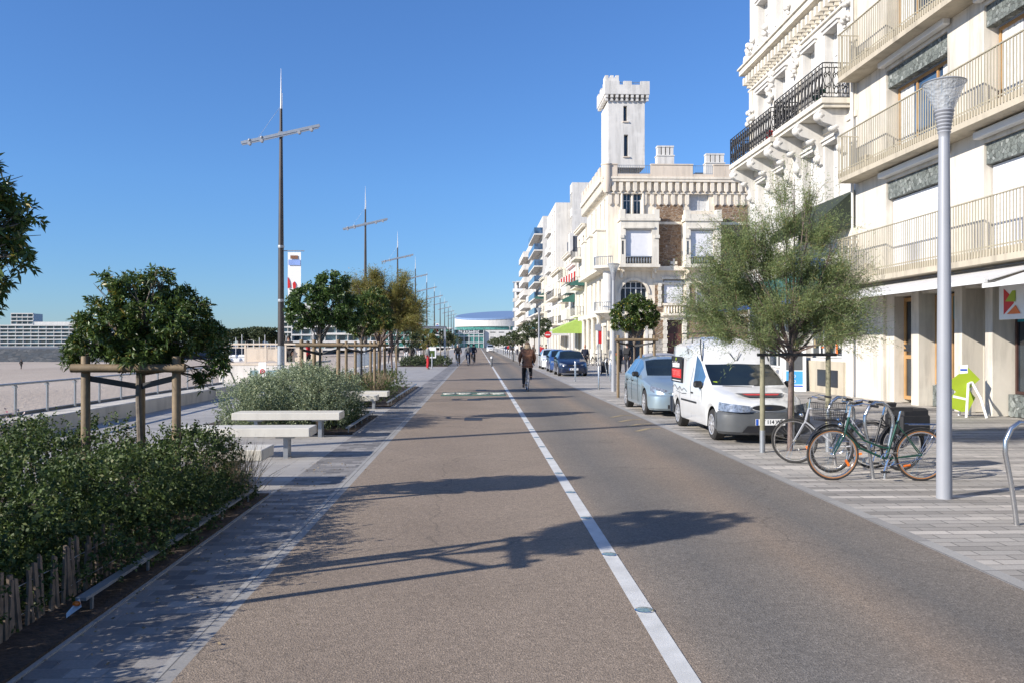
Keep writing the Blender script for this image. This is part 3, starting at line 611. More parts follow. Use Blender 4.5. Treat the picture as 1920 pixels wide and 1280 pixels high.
# ------------------------------------------------------------ trees on the street side
tamarisk('tamarisk_tree', 'feathery green tamarisk in front of the white buildings beside the parked van', (5.16,13.95,0), (.02,0,1.75),
    [(-1.1,0,2.15,.42,.5,.26),(-.65,.3,2.45,.5,.5,.32),(-.2,0,2.1,.6,.6,.28),(.3,-.1,2.2,.5,.5,.3),(.75,0,2.1,.42,.5,.28),(.95,.1,2.65,.25,.3,.2),(.38,0,2.8,.5,.5,.3),(-.4,0,2.95,.5,.5,.3),(-1.05,0,2.8,.36,.4,.26),(-.75,0,3.35,.36,.4,.24),(.0,.1,3.45,.42,.4,.28),(.5,0,3.35,.3,.35,.25),(-.1,0,4.0,.2,.25,.2),(.25,0,3.95,.18,.2,.2),(.12,0,4.5,.08,.1,.16),(.4,0,4.35,.06,.08,.12),(-1.38,0,2.45,.2,.3,.2),(-1.15,-.3,1.85,.3,.4,.14),(-.45,-.3,1.75,.35,.4,.14),(.4,-.3,1.75,.4,.4,.14),(.9,0,1.8,.25,.3,.14),(-.05,.2,1.7,.4,.4,.12)], 2600, 'leaf_tam', 17, per=54, nl=.06, nw=.0075, spray=(.3,.95))
guard('three green grey stakes around the street side tamarisk', (5.16,13.95,0), [(-.53,-.2),(.32,.78),(.58,-.15)], 1.72, [(0,2)], (0,0), straps=False, r=.042, barmat='black')
evergreen('evergreen_tree', 'dark evergreen tree in a wooden guard before the crenellated house', (5.25,28.6,0),
    [(-.3,0,2.75,.5,.5,.42),(.3,0,2.85,.5,.5,.4),(0,0,3.15,.4,.4,.25),(.55,0,2.6,.3,.35,.25),(-.5,0,2.45,.25,.3,.22),(0,0,2.4,.4,.4,.2)], 2.0, 1900, seed=41, L=.10, W=.038, k=8)
guard('wooden stake guard around the tree before the crenellated house', (5.25,28.6,0), [(-.62,-.45),(.6,-.4),(.35,.6)], 2.05, [(0,1)], (0,0), zb=1.9, r=.05)
stree = [(5.4,82,3.2,1.35,'dark street tree beside the far lamp post'),(5.0,96,2.7,1.2,'small dark street tree beyond the far lamp post'),(6.3,88,3.4,1.2,'tall dark street tree close to the white houses'),(4.9,118,2.5,1.5,'bushy olive street tree on the far pavement'),(5.0,138,2.5,1.5,'dark bushy street tree on the far pavement'),
         (4.8,165,2.4,1.5,'rounded street tree farther down the pavement'),(4.6,195,2.4,1.5,'pale green street tree far down the pavement'),(4.6,235,2.5,1.6,'street tree in the last group before the arena'),(4.4,285,2.6,1.6,'last street tree before the arena')]
for i,(x,y,z,rr,lab) in enumerate(stree):
    evergreen('street_tree', lab, (x,y,0), [(0,0,z,rr,rr,.9),(.6,0,z+.4,.8,.8,.7),(-.5,0,z-.3,.8,.8,.6)], z-.7, 520, r0=.06, leaf='leaf_far', L=.17, W=.10, seed=60+i, k=6, slen=.18, twigs=6, group='dark street trees on the far pavement')
# ------------------------------------------------------------ benches
def bench(label, xr, y0, w=2.0, dep=.6, legs=2):
    b = thing('concrete_bench', label, 'bench', (xr, Y(y0, xr), 0), 0, 'cream concrete slab benches')
    MB().rbox((-w,0,.345),(0,dep,.48), .008).build('seat', M['bench'], b)
    for lx in (-.40, -w+.40):
        MB().box((lx-.14,.12,.315),(lx+.14,dep-.12,.343)).box((lx-.035,.18,0),(lx+.035,.22,.315)).box((lx-.035,.38,0),(lx+.035,.42,.315)).box((lx-.03,.22,.05),(lx+.03,.38,.30)).build('leg', M['galv'], b)
    return b
bench('cream slab bench nearest the foreground bed, partly hidden by dry stems', -2.62, 10.35)
bench('cream slab bench standing in the middle of the paved gap', -2.58, 13.04)
bench('long cream slab bench right in front of the silvery shrub', -2.60, 16.0)
bench('cream slab bench just beyond the second bed', -2.55, 21.35)
bench('cream slab bench in front of the third bed', -2.46, 23.1)
# ------------------------------------------------------------ promenade masts
def mast(label, y, x=-8.8, wire=True):
    m = thing('light_mast', label, 'light mast', (x, y, .34), 0, 'tall masts along the promenade'); H = 13.7
    MB().rbox((-.35,-.45,-.34),(.45,.45,0), .03).build('base', M['concrete'], m)
    MB().tube([(0,0,0),(0,0,1.35)], [.16,.155], 20).build('lower_pole', M['galv'], m, True)
    MB().tube([(0,0,1.35),(0,0,6),(0,0,11.9)], [.145,.12,.06], 20).build('pole', M['darkmast'], m, True)
    MB().tube([(0,0,11.9),(0,0,12.6),(0,0,H)], [.035,.028,.006], 8).tube([(.05,0,11.4),(.05,0,12.6)],.012,5).build('spike', M['framewhite'], m, True)
    a = R(13.2); L = 1.78; ca, sa = math.cos(a), math.sin(a); z0 = 10.75
    MB().cbox((0,-.10,z0), (2*L,.09,.12), ry=-a).cbox((0,-.10,z0-.10), (2*L-.1,.05,.05), ry=-a).cbox((0,-.02,z0),(.2,.2,.22)).build('crossbar', M['galv'], m)
    for t in (-1.4,-.85,.85,1.4):
        c = (t*ca, -.10, z0+t*sa-.10); s = MB(); s.tube([(c[0],c[1]-.1,c[2]-.02),(c[0],c[1]+.08,c[2]-.02)], .075, 10); s.ball((c[0],c[1]-.02,c[2]+(.14 if t<0 else -.02)),.07,10,6); s.build('floodlight', M['greypaint'], m, True)
    if wire: MB().tube([(-1.0*ca,-.1,z0-1.0*sa+.08),(-.03,0,12.0)], .006, 4).build('stay_wire', M['galv'], m)
    for z in (5.75, 3.35): MB().lathe([(.142,z-.06),(.146,z),(.142,z+.06)], n=16).build('clamp', M['galv'], m, True)
    return m
def banner(label, x, y, z0=3.6, z1=5.85, w=.58):
    b = thing('banner', label, 'banner', (x, y, 0), 0, 'banners hung on the masts')
    MB().tube([(-.2,0,z1+.06),(w+.15,0,z1+.06)], .022, 8).build('arm', M['galv'], b)
    f = MB(); n = 10
    for i in range(n):
        za, zb = z0+(z1-z0)*i/n, z0+(z1-z0)*(i+1)/n
        f.quad((0,.01*math.sin(i),za),(w,.01*math.sin(i+1),za),(w,.01*math.sin(i+2),zb),(0,.01*math.sin(i+1),zb))
    f.build('cloth', M['whiteplain'], b, norm=False)
    h = z1-z0
    MB().box((.03,-.03,z0+h*.74),(w-.02,-.022,z0+h*.85)).build('blue_stripe', mat('pale blue print', (.22,.33,.65), .7), b)
    MB().prism([(.0,z0+.62),(.12,z0+.68),(.10,z0+.95),(.0,z0+1.15)], -.034, -.026, 'y').prism([(.24,z0+.62),(.33,z0+.6),(.38,z0+.8),(.30,z0+.95),(.22,z0+.86)], -.034, -.026, 'y').build('red_print', M['red'], b)
    MB().prism([(0.005,z0+.02),(w-.06,z0+.02),(w-.1,z0+.42),(.005,z0+.3)], -.036, -.024, 'y').prism([(.26,z0+.52),(.36,z0+.52),(.33,z0+.63),(.27,z0+.62)], -.036, -.024, 'y').build('dark_print', M['darkblue'], b)
    MB().box((.12,-.034,z1-.3),(w-.13,-.024,z1-.15)).build('logo_print', M['brown'], b); return b
ylist = [12.2, 38.45, 66.9, 93.4, 119.6, 146, 171, 197, 223, 250, 277, 304]
mlab = ['tall mast beside the sea wall, out of view behind the camera side','nearest tall mast rising above the restaurant wall','second tall mast, behind the golden tamarisk','third tall mast from the front of the row','fourth tall mast, with a banner beside the arena','fifth mast along the promenade','sixth mast along the promenade','seventh mast along the promenade','eighth mast along the promenade','ninth mast along the promenade','tenth mast of the receding row','farthest mast of the receding row']
m0 = mast(mlab[0], ylist[0])
for i in range(1, len(ylist)): dup(m0, (-8.8, ylist[i], .34), 0, mlab[i])
b0 = banner('tall white and blue banner with a red sail hung on the nearest mast', -8.5, 38.45)
dup(b0, (-8.5, 119.6, 0), 0, 'small far banner hung on the fourth mast')
dup(b0, (-8.5, 171, 0), 0, 'tiny far banner hung on the sixth mast')
# ------------------------------------------------------------ street lamps
def lamp(label, x, y):
    l = thing('street_lamp', label, 'street lamp', (x, y, 0), 0, 'grey street lamps on the right pavement')
    MB().tube([(0,0,0),(0,0,.02),(0,0,2),(0,0,4.12)], [.085,.085,.075,.058], 24).build('pole', M['greypaint'], l, True)
    pr = [(.058,4.12)]
    for i in range(7): z = 4.16+i*.04; r = .062+.006*i; pr += [(r,z),(r+.012,z+.018),(r,z+.036)]
    MB().lathe(pr, n=24).build('neck', M['greypaint'], l, True)
    gm = bpy.data.materials.get('lamp glass')
    if not gm:
        gm, nt, N, L, B = nmat('lamp glass'); B.inputs['Base Color'].default_value = (.42,.45,.48,1); B.inputs['Roughness'].default_value = .1; B.inputs['Alpha'].default_value = .62
        v = N.new('ShaderNodeTexVoronoi'); v.inputs['Scale'].default_value = 28; tc = N.new('ShaderNodeTexCoord'); L.new(tc.outputs['Object'], v.inputs['Vector']); bump(N, L, B, v.outputs['Distance'], .012, .9)
    MB().lathe([(.10,4.43),(.13,4.5),(.195,4.66),(.232,4.74)], n=32).build('glass_cone', gm, l, True)
    MB().lathe([(.231,4.742),(.20,4.765),(.10,4.785),(.001,4.79)], n=32).build('lid', gm, l, True); MB().torus((0,0,4.742),.233,.007,'z',32,6).build('rim', M['galv'], l, True)
    MB().tube([(0,0,4.43),(0,0,4.6)], .05, 12).build('bulb', M['framewhite'], l, True); return l
l0 = lamp('large light grey street lamp on the near right pavement', 5.33, 9.57)
dup(l0, (5.06, 31.8, 0), 0, 'grey street lamp before the corner of the crenellated house'); dup(l0, (5.1, 71.8, 0), 0, 'far grey street lamp beside the dark trees'); dup(l0, (5.1, 138.5, 0), 0, 'distant grey street lamp near the arena')
# ------------------------------------------------------------ cycle hoops and bollards
def hoop(label, x, y):
    h = tag(None or MB().tube([(-.075,0,-.02),(-.09,0,.12),(-.13,0,.40),(-.19,0,.70),(-.185,0,.82),(-.13,0,.94),(-.05,0,1.0),(.05,0,1.0),(.13,0,.94),(.185,0,.82),(.19,0,.70),(.13,0,.40),(.09,0,.12),(.075,0,-.02)], .024, 14).build('cycle_hoop', M['stainless'], None, True, loc=(x,y,0)), label, 'cycle stand', 'steel cycle hoops')
    return h
hoop('bare steel cycle hoop at the right edge of the view', 5.32, 8.12); hoop('steel cycle hoop behind the green bicycle', 5.25, 11.0); hoop('steel cycle hoop beside the blue bicycle', 5.22, 12.1)
hoop('small far steel hoop beside the navy car', 6.9, 45)
def bollard(x, y, h, label, m='stainless', cap=None, r=.038):
    b = thing('bollard', label, 'bollard', (x,y,0), 0, 'bollards'); MB().tube([(0,0,0),(0,0,h-.03),(0,0,h)], [r,r,r*.7], 14).build('post', M[m], b, True)
    if cap: MB().lathe([(r*1.06,h-.14),(r*1.06,h-.02),(r*.6,h+.01),(.001,h+.015)], n=14).build('cap', M[cap], b, True)
    return b
bollard(4.66,32.9,.90,'slim steel bollard near the corner lamp post'); bollard(4.6,40.4,.95,'slim steel bollard in front of the navy car'); bollard(6.3,40.6,.95,'slim steel bollard on the pavement beside the wheeled bag')
bollard(1.03,66.9,.80,'grey bollard with a white top standing on the centre line','greyplastic','whiteplain',.075); bollard(3.6,88,1.0,'dark bollard at the right kerb in the distance','black',None,.07)
for i in range(14):
    y_ = 96+i*9.5; bollard(4.05+.02*i, y_, 1.0, 'pale bollard in the distant row along the right kerb', 'greypaint', 'whiteplain', .09)
for i in range(8): bollard(-7.9, 100+i*6, 1.0, 'small pale post in the distant row by the sea wall', 'greypaint', None, .05)
# thin sign post and no entry sign
s = thing('road_sign', 'red round no entry sign on a white post beside the far parked cars', 'road sign', (6.1, 74.8, 0))
MB().tube([(0,0,0),(0,0,2.8)], .05, 10).build('post', M['framewhite'], s, True)
MB().tube([(0,-.06,2.55),(0,-.09,2.55)], .3, 28).build('disc', M['red'], s, True); MB().box((-.21,-.102,2.50),(.21,-.092,2.60)).build('bar', M['framewhite'], s)
p_ = thing('sign_post', 'thin tall grey post with small plates before the crenellated house', 'sign post', (7.6, 54, 0)); MB().tube([(0,0,0),(0,0,3.1)], .035, 10).build('pole', M['galv'], p_, True); MB().box((-.2,-.05,2.6),(.2,-.04,3.0)).build('plate', M['greypaint'], p_)
# litter bin / info panel beside fourth bed
p_ = thing('info_panel', 'white notice panel on a post beside the fourth bed', 'notice', (-3.4, 62.8, 0)); MB().tube([(0,0,0),(0,0,1.1)], .05, 8).build('post', M['galv'], p_, True); MB().rbox((-.3,-.03,.75),(.3,.03,1.55),.01).build('board', M['whiteplain'], p_); MB().box((-.2,-.036,.85),(.2,-.031,1.3)).build('print', M['leaf_broad'], p_)
p_ = thing('pergola', 'grey post and slatted shade roof over the fourth bed', 'pergola', (-2.9, 74, 0)); MB().box((-.09,-.09,0),(.09,.09,3.1)).build('post', M['greypaint'], p_); q_ = MB().box((-3.1,-.1,3.1),(.1,.1,3.25)).box((-3.1,1.9,3.1),(.1,2.1,3.25))
for i in range(20): q_.box((-3.05+i*.16,-.2,3.26),(-2.97+i*.16,2.2,3.3))
q_.build('slatted_roof', M['greypaint'], p_)
# ------------------------------------------------------------ bicycles
def wheel(parent, x, z, r=.335, tyre='rubber', wall=None, y=0):
    w = MB().torus((x,y,z), r-.016, .016, 'y', 44, 8).build('tyre', M[tyre], None, True); w.name = 'wheel'; w.parent = parent
    if wall: MB().torus((x,y,z), r-.03, .0125, 'y', 44, 6).build('side_wall', M[wall], w, True)
    MB().torus((x,y,z), r-.045, .011, 'y', 44, 6).build('rim', M['chrome'], w, True)
    s = MB()
    for i in range(28):
        a = 2*math.pi*i/28; b = a+(.35 if i%2 else -.35); s.tube([(x+.02*math.cos(b),y+(.025 if i%4<2 else -.025),z+.02*math.sin(b)),(x+(r-.05)*math.cos(a),y,z+(r-.05)*math.sin(a))], .0012, 3, False)
    s.build('spokes', M['chrome'], w, norm=False); MB().tube([(x,y-.045,z),(x,y+.045,z)], .018, 8).build('hub', M['chrome'], w, True); return w
def bicycle(name, label, loc, rz, fm, step=True, rack=True, basket=False, bag=False, guard_m=None, wall=None, wb=1.06, saddle='black', group=None, drop=False, reflect=True):
    b = thing(name, label, 'bicycle', loc, rz, group); r = .335; F = wb*.5; B = -wb*.5
    wheel(b, F, r, wall=wall); wheel(b, B, r, wall=wall)
    bb = (B+.44,0,.28); seat = (B+.29,0,.80); hd0 = (F-.16,0,.62); hd1 = (F-.21,0,.82)
    fr = MB()
    if step: fr.tube([hd0,(F-.35,0,.42),(bb[0]+.12,0,.33),bb],.017,10).tube([(hd1[0]+.01,0,.76),(F-.40,0,.52),(bb[0]+.05,0,.43),(bb[0]-.03,0,.42)],.014,10)
    else: fr.tube([hd0,bb],.017,10).tube([hd1,seat],.015,10)
    fr.tube([bb,(seat[0],0,.78)],.016,10).tube([hd0,hd1],.02,10)
    for s in (-.045,.045): fr.tube([bb,(B,s,r)],.009,7).tube([(seat[0],0,.72),(B,s,r)],.008,7)
    fr.build('frame', M[fm], b, True)
    fk = MB()
    for s in (-.045,.045): fk.tube([(F-.145,s,.60),(F-.07,s,.46),(F,s,r)],[.013,.011,.008],8)
    fk.tube([hd0,(F-.145,0,.60)],.018,8); fk.build('fork', M[fm], b, True)
    hb = MB().tube([hd1,(F-.235,0,.97)],.012,8); hb.tube([(F-.45,-.28,.98),(F-.30,-.24,1.01),(F-.22,-.10,.97),(F-.22,.10,.97),(F-.30,.24,1.01),(F-.45,.28,.98)],.011,8); hb.build('handlebar', M['chrome'], b, True)
    for s in (-.28,.28): MB().tube([(F-.48,s,.975),(F-.38,s*.95,.99)],.017,8).build('grip', M['black'], b, True)
    MB().tube([(seat[0]+.005,0,.76),(seat[0]-.04,0,.93)],.013,8).build('seat_post', M['chrome'], b, True)
    sx = seat[0]-.05; sa = MB(); sa.add([(sx+.16,-.015,.95),(sx+.16,.015,.95),(sx-.02,.07,.945),(sx-.11,.085,.95),(sx-.13,0,.96),(sx-.11,-.085,.95),(sx-.02,-.07,.945),
        (sx+.14,-.012,.92),(sx+.14,.012,.92),(sx-.02,.05,.90),(sx-.10,.07,.89),(sx-.12,0,.89),(sx-.10,-.07,.89),(sx-.02,-.05,.90)],
        [(0,1,2,3,4,5,6),(13,12,11,10,9,8,7)]+[(i,(i+1)%7,7+(i+1)%7,7+i) for i in range(7)]); sa.build('saddle', M[saddle], b, True)
    cr = MB().torus((bb[0],.05,bb[2]), .085,.006,'y',24,5).tube([(bb[0],-.07,bb[2]),(bb[0],.07,bb[2])],.02,8).tube([(bb[0],.07,bb[2]),(bb[0]+.06,.08,bb[2]-.15)],.009,6).tube([(bb[0],-.07,bb[2]),(bb[0]-.06,-.08,bb[2]+.15)],.009,6)
    cr.tube([(bb[0],.05,bb[2]+.085),(B,.05,r+.035)],.005,4).tube([(bb[0],.05,bb[2]-.085),(B,.05,r-.035)],.005,4); cr.build('crank', M['chrome'], b, True)
    MB().cbox((bb[0]+.06,.13,bb[2]-.15),(.09,.08,.022)).build('pedal', M['black'], b); MB().cbox((bb[0]-.06,-.13,bb[2]+.15),(.09,.08,.022)).build('pedal', M['black'], b)
    gm = M[guard_m or fm]
    for (cx,a0,a1) in ((F,20,165),(B,10,200)):
        pts = [(cx+.36*math.cos(R(a)),0,r+.36*math.sin(R(a))) for a in np.linspace(a0,a1,16)]; vs=[];fs=[]
        for p in pts: vs += [(p[0],-.028,p[2]-.008),(p[0],0,p[2]),(p[0],.028,p[2]-.008)]
        for i in range(15): fs += [(3*i,3*i+1,3*i+4,3*i+3),(3*i+1,3*i+2,3*i+5,3*i+4)]
        MB().add(vs,fs).build('mudguard', gm, b, True, norm=False)
    if rack:
        k = MB().tube([(B-.30,-.06,.73),(B+.18,-.06,.73)],.006,6).tube([(B-.30,.06,.73),(B+.18,.06,.73)],.006,6)
        for t in range(5): k.tube([(B-.28+t*.1,-.06,.73),(B-.28+t*.1,.06,.73)],.004,5)
        for s in (-.06,.06): k.tube([(B-.20,s,.73),(B,s,r)],.005,5).tube([(B-.28,s,.73),(B-.02,s,r)],.005,5)
        k.build('rack', M['chrome'] if fm!='black' else M['black'], b, True)
    if basket:
        k = MB(); x0,x1 = F-.12,F+.22
        for z,e in ((.72,0.03),(.80,.02),(.88,.01),(.96,0)): k.tube([(x0+e,-.17+e,z),(x1-e,-.17+e,z),(x1-e,.17-e,z),(x0+e,.17-e,z),(x0+e,-.17+e,z)],.004,4)
        for i in range(12): y_ = -.16+i*.029; k.tube([(x1-.03,y_*.85,.72),(x1,y_,.96)],.003,4).tube([(x0+.03,y_*.85,.72),(x0,y_,.96)],.003,4).tube([(x0+.03,y_*.85,.72),(x1-.03,y_*.85,.72)],.003,4)
        for i in range(12): x_ = x0+.01+i*.029; k.tube([(x_,-.14,.72),(x_,-.17,.96)],.003,4).tube([(x_,.14,.72),(x_,.17,.96)],.003,4)
        k.build('basket', M['black'], b, norm=False)
    if bag: MB().rbox((B-.32,-.20,.50),(B+.14,-.06,.80),.03).rbox((B-.32,.06,.50),(B+.14,.20,.80),.03).rbox((B-.30,-.19,.74),(B+.12,.19,.88),.03).build('pannier', M['black'], b)
    MB().ball((F-.10,0,.72),.035,10,6).build('headlamp', M['chrome'], b, True)
    if reflect:
        for cx,a in ((F,210),(B,320)): MB().cbox((cx+.22*math.cos(R(a)),-.012,r+.22*math.sin(R(a))),(.09,.008,.03), ry=-R(a+90-60)).build('reflector', M['orange'], b)
    return b
bicycle('bicycle', 'dark green bicycle with tan tyres, nearest in the rack by the lamp', (5.15,10.85,0), R(180)+R(-5), 'bikegreen', guard_m='black', wall='tan', wb=1.12)
bicycle('bicycle', 'silver and blue bicycle leaning in the rack, front wheel to the road', (5.13,12.2,0), R(180)-R(32), 'greypaint', step=False, guard_m='rubber', rack=False)
bicycle('bicycle', 'black bicycle with wire basket and black pannier in the middle of the rack', (5.38,11.62,0), R(180)+R(8), 'black', basket=True, bag=True, reflect=False)
for i,(x,y) in enumerate(((9.3,70.5),(9.9,71.5),(10.4,70.9))): bicycle('bicycle', ['bicycle parked by the columns of the crenellated house, left one','bicycle parked by the columns, middle one','bicycle parked by the columns, right one'][i], (x,y,0), R(60+25*i), 'black', reflect=False)
# A-frame signs on the pavement
a = thing('pavement_sign', 'white pavement board with blue panels before the white shopfront', 'sign board', (12.0,32.0,0), R(-18))
MB().add([(-.42,-.22,0),(.42,-.22,0),(.42,-.02,1.75),(-.42,-.02,1.75),(-.42,-.19,0),(.42,-.19,0),(.42,.01,1.75),(-.42,.01,1.75)],[(0,1,2,3),(7,6,5,4),(0,4,5,1),(1,5,6,2),(2,6,7,3),(3,7,4,0)]).build('front_board', M['whiteplain'], a)
MB().add([(-.42,.32,0),(.42,.32,0),(.42,.04,1.7),(-.42,.04,1.7),(-.42,.35,0),(.42,.35,0),(.42,.07,1.7),(-.42,.07,1.7)],[(0,1,2,3),(7,6,5,4),(0,4,5,1),(1,5,6,2),(2,6,7,3),(3,7,4,0)]).build('rear_board', M['black'], a)
def onb(z, e=.004): return -.22+.2*z/1.75-e
def pan(x0,x1,z0,z1,m,n='panel',e=.004): MB().add([(x0,onb(z0,e),z0),(x1,onb(z0,e),z0),(x1,onb(z1,e),z1),(x0,onb(z1,e),z1)],[(0,1,2,3)]).build(n, M[m], a, norm=False)
pan(-.3,.3,.16,.22,'blue'); pan(-.3,.3,.25,.75,'bluelight'); pan(-.3,.3,.78,1.35,'greyplastic'); pan(-.3,.3,1.42,1.46,'greyplastic'); pan(-.3,.3,1.50,1.55,'greyplastic')
for z in (.36,.56): text_mesh('O' if z<.5 else 'O', .14, M['whiteplain'], a, 'lettering', (0,onb(z,.012),z))
a = thing('pavement_sign', 'lime green jagged pavement sign on an A frame by the entrance', 'sign board', (11.85,20.4,0), R(-12)); a.scale = (.86,.86,.93)
MB().prism([(-.42,.25),(-.05,.12),(.12,.15),(.3,.5),(.12,.72),(.42,.98),(.05,1.35),(-.12,1.33),(-.12,1.12),(-.48,.85),(-.2,.65),(-.5,.35)], -.02, .02, 'y').build('board', M['lime'], a)
MB().prism([(-.12,1.12),(.1,1.14),(.1,1.36),(-.12,1.34)], -.024,-.021,'y').prism([(-.3,.5),(.1,.42),(.12,.47),(-.28,.56)],-.024,-.021,'y').build('panel', M['whiteplain'], a); MB().box((-.1,-.028,1.2),(.08,-.025,1.25)).build('panel', M['blue'], a)
MB().tube([(-.08,-.45,0),(.02,-.25,.55),(.10,-.06,.86),(.22,.0,.9)],.035,8).tube([(.45,-.45,0),(.38,-.2,.5),(.22,0,.9)],.035,8).tube([(.3,.4,0),(.2,0,.85)],.03,8).tube([(0,.4,0),(.15,.0,.85)],.03,8).build('stand', M['whiteplain'], a, True)
# ------------------------------------------------------------ vehicles
def sm(a, k=2):
    a = np.array(a, float)
    for _ in range(k): b = a.copy(); b[1:-1] = .25*a[:-2]+.5*a[1:-1]+.25*a[2:]; a = b
    return a
def vehicle(name, label, cat, loc, p, paint, group=None, glass='carglass', sideglass='carglassblue', rz=0):
    r = thing(name, label, cat, loc, rz, group); L = p['L']; S = np.unique(np.round(np.concatenate([np.arange(0,L+.001,.045),[0,.02,L-.02,L]]),4))
    I = lambda k: sm(np.interp(S, [a[0] for a in p[k]], [a[1] for a in p[k]]), p.get('smooth',2))
    wb_, ws, top, belt, edge_z, edge_w, rw = I('wbelt'), I('wsill'), I('top'), I('belt'), I('ez'), I('ew'), I('rw')
    wr = p['wr']; ax = p['axles']; bot = np.full(len(S), p['sill'])
    for a in ax:
        q = (wr+.055)**2-(S-a)**2; bot = np.maximum(bot, np.where(q>0, wr+np.sqrt(np.maximum(q,0)), 0))
    rings = []
    for i in range(len(S)):
        b = bot[i]; bz = max(belt[i], b+.10); mid = max(.5*(p['sill']+belt[i]), b+.05)
        ez = max(edge_z[i], bz+.01); tz = max(top[i], ez+.004)
        rings.append([(ws[i]*.97,b),(ws[i],b+.035),((ws[i]+wb_[i])/2+.012,mid),(wb_[i],bz-.02),(wb_[i]-.02,bz+.015),(edge_w[i],ez-.012),(edge_w[i]-.045,ez+.012),(rw[i]*.62,tz-.012*(tz-ez>.02)),(0,tz)])
    K = 9; nS = len(S)
    parts = {'body':MB(),'windscreen':MB(),'rear_window':MB()}
    for n_,_,_ in p['side']: parts[n_+'/l'] = MB(); parts[n_+'/r'] = MB()
    V = [[(w,S[i],z) for (w,z) in rings[i]] for i in range(nS)]
    for sgn in (-1,1):
        for n_,mb in parts.items():
            pass
        for i in range(nS-1):
            sc_ = (S[i]+S[i+1])/2
            for j in range(K-1):
                key = 'body'
                if j>=6 and p['ws'][0]<sc_<p['ws'][1]: key = 'windscreen'
                if j>=6 and p['rs'][0]<sc_<p['rs'][1]: key = 'rear_window'
                if j==4:
                    for n_,a,b in p['side']:
                        if a<sc_<b: key = n_+('/l' if sgn<0 else '/r')
                q = [V[i][j],V[i+1][j],V[i+1][j+1],V[i][j+1]]; q = [(sgn*x,y,z) for x,y,z in q]
                parts[key].add(q, [(0,1,2,3)])
    for e in (0,nS-1):
        ring = [(x,y,z) for (x,y,z) in V[e]]; vs = ring+[(-x,y,z) for (x,y,z) in ring[:-1]]; m_ = len(ring); fs = []
        for j in range(K-2): fs.append((j,j+1,m_+j+1,m_+j))
        fs.append((K-2,K-1,m_+K-2)); parts['body'].add(vs, fs)
    objs = {}
    for n_,mb in parts.items():
        if not mb.f: continue
        me_m = M[paint] if n_=='body' else (M[glass] if n_ in ('windscreen','rear_window') else M[sideglass])
        o = mb.build(n_.split('/')[0], me_m, r, False, norm=False)
        b = bmesh.new(); b.from_mesh(o.data); bmesh.ops.remove_doubles(b, verts=b.verts, dist=.0008); bmesh.ops.recalc_face_normals(b, faces=b.faces); b.to_mesh(o.data); b.free()
        o.data.polygons.foreach_set('use_smooth',[True]*len(o.data.polygons)); o.data.set_sharp_from_angle(angle=R(35)); objs[n_] = o
    MB().box((-.55,.25,.17),(.55,L-.25,.62)).box((-.35,.12,.2),(.35,L-.1,.45)).build('underbody', M['black'], r)
    for a in ax:
        for sx in (-1,1):
            xo = sx*(p['wx']); w = MB().lathe([(.001,-.1),(wr-.02,-.1),(wr,-.075),(wr,.07),(wr-.025,.095),(wr*.68,.10)], n=28).build('wheel', M['rubber'], r, True)
            w.location = (xo,a,wr); w.rotation_euler = (0,R(90)*sx,0)
            rm = MB(); rr = wr*.68; rm.lathe([(rr,.098),(rr-.012,.104),(rr-.03,.095)], n=28)
            for i in range(9):
                t = 2*math.pi*i/9; c,s_ = math.cos(t), math.sin(t); n1 = Vector((-s_,c,0)); o1 = Vector((c,s_,0))
                rm.add([o1*.04+n1*.022+Vector((0,0,.105)),o1*.04-n1*.022+Vector((0,0,.105)),o1*(rr-.02)-n1*.035+Vector((0,0,.092)),o1*(rr-.02)+n1*.035+Vector((0,0,.092))],[(0,1,2,3)])
            rm.lathe([(.001,.118),(.03,.115),(.045,.103),(.05,.09)], n=16).lathe([(.05,.082),(rr-.02,.080)], n=24); rm.build('rim', M['hub'], w, True)
    return r, objs
M['hub'] = mat('silver wheel trim', (.5,.5,.51), .35, .5, ns=12, na=.1)
def mirror(r, x, y, z, m='black'):
    s = 1 if x>0 else -1
    MB().rbox((min(x,x+s*.17),y,z),(max(x,x+s*.17),y+.10,z+.13),.03).cbox((x,y+.08,z+.0),(.1,.05,.05)).build('mirror', M[m], r, True)
def plate(r, y, z, txt, z_h=.11, w=.52):
    q = MB().box((-w/2,y-.012,z-z_h/2),(w/2,y,z+z_h/2)).build('number_plate', M['whiteplain'], r)
    MB().box((-w/2+.002,y-.015,z-z_h/2+.003),(-w/2+.045,y-.0125,z+z_h/2-.003)).build('country_band', M['blue'], q)
    if txt: text_mesh(txt, .095, M['black'], q, 'plate_number', (.02,y-.014,z), sx=.92, ext=.001, bold=.0015)
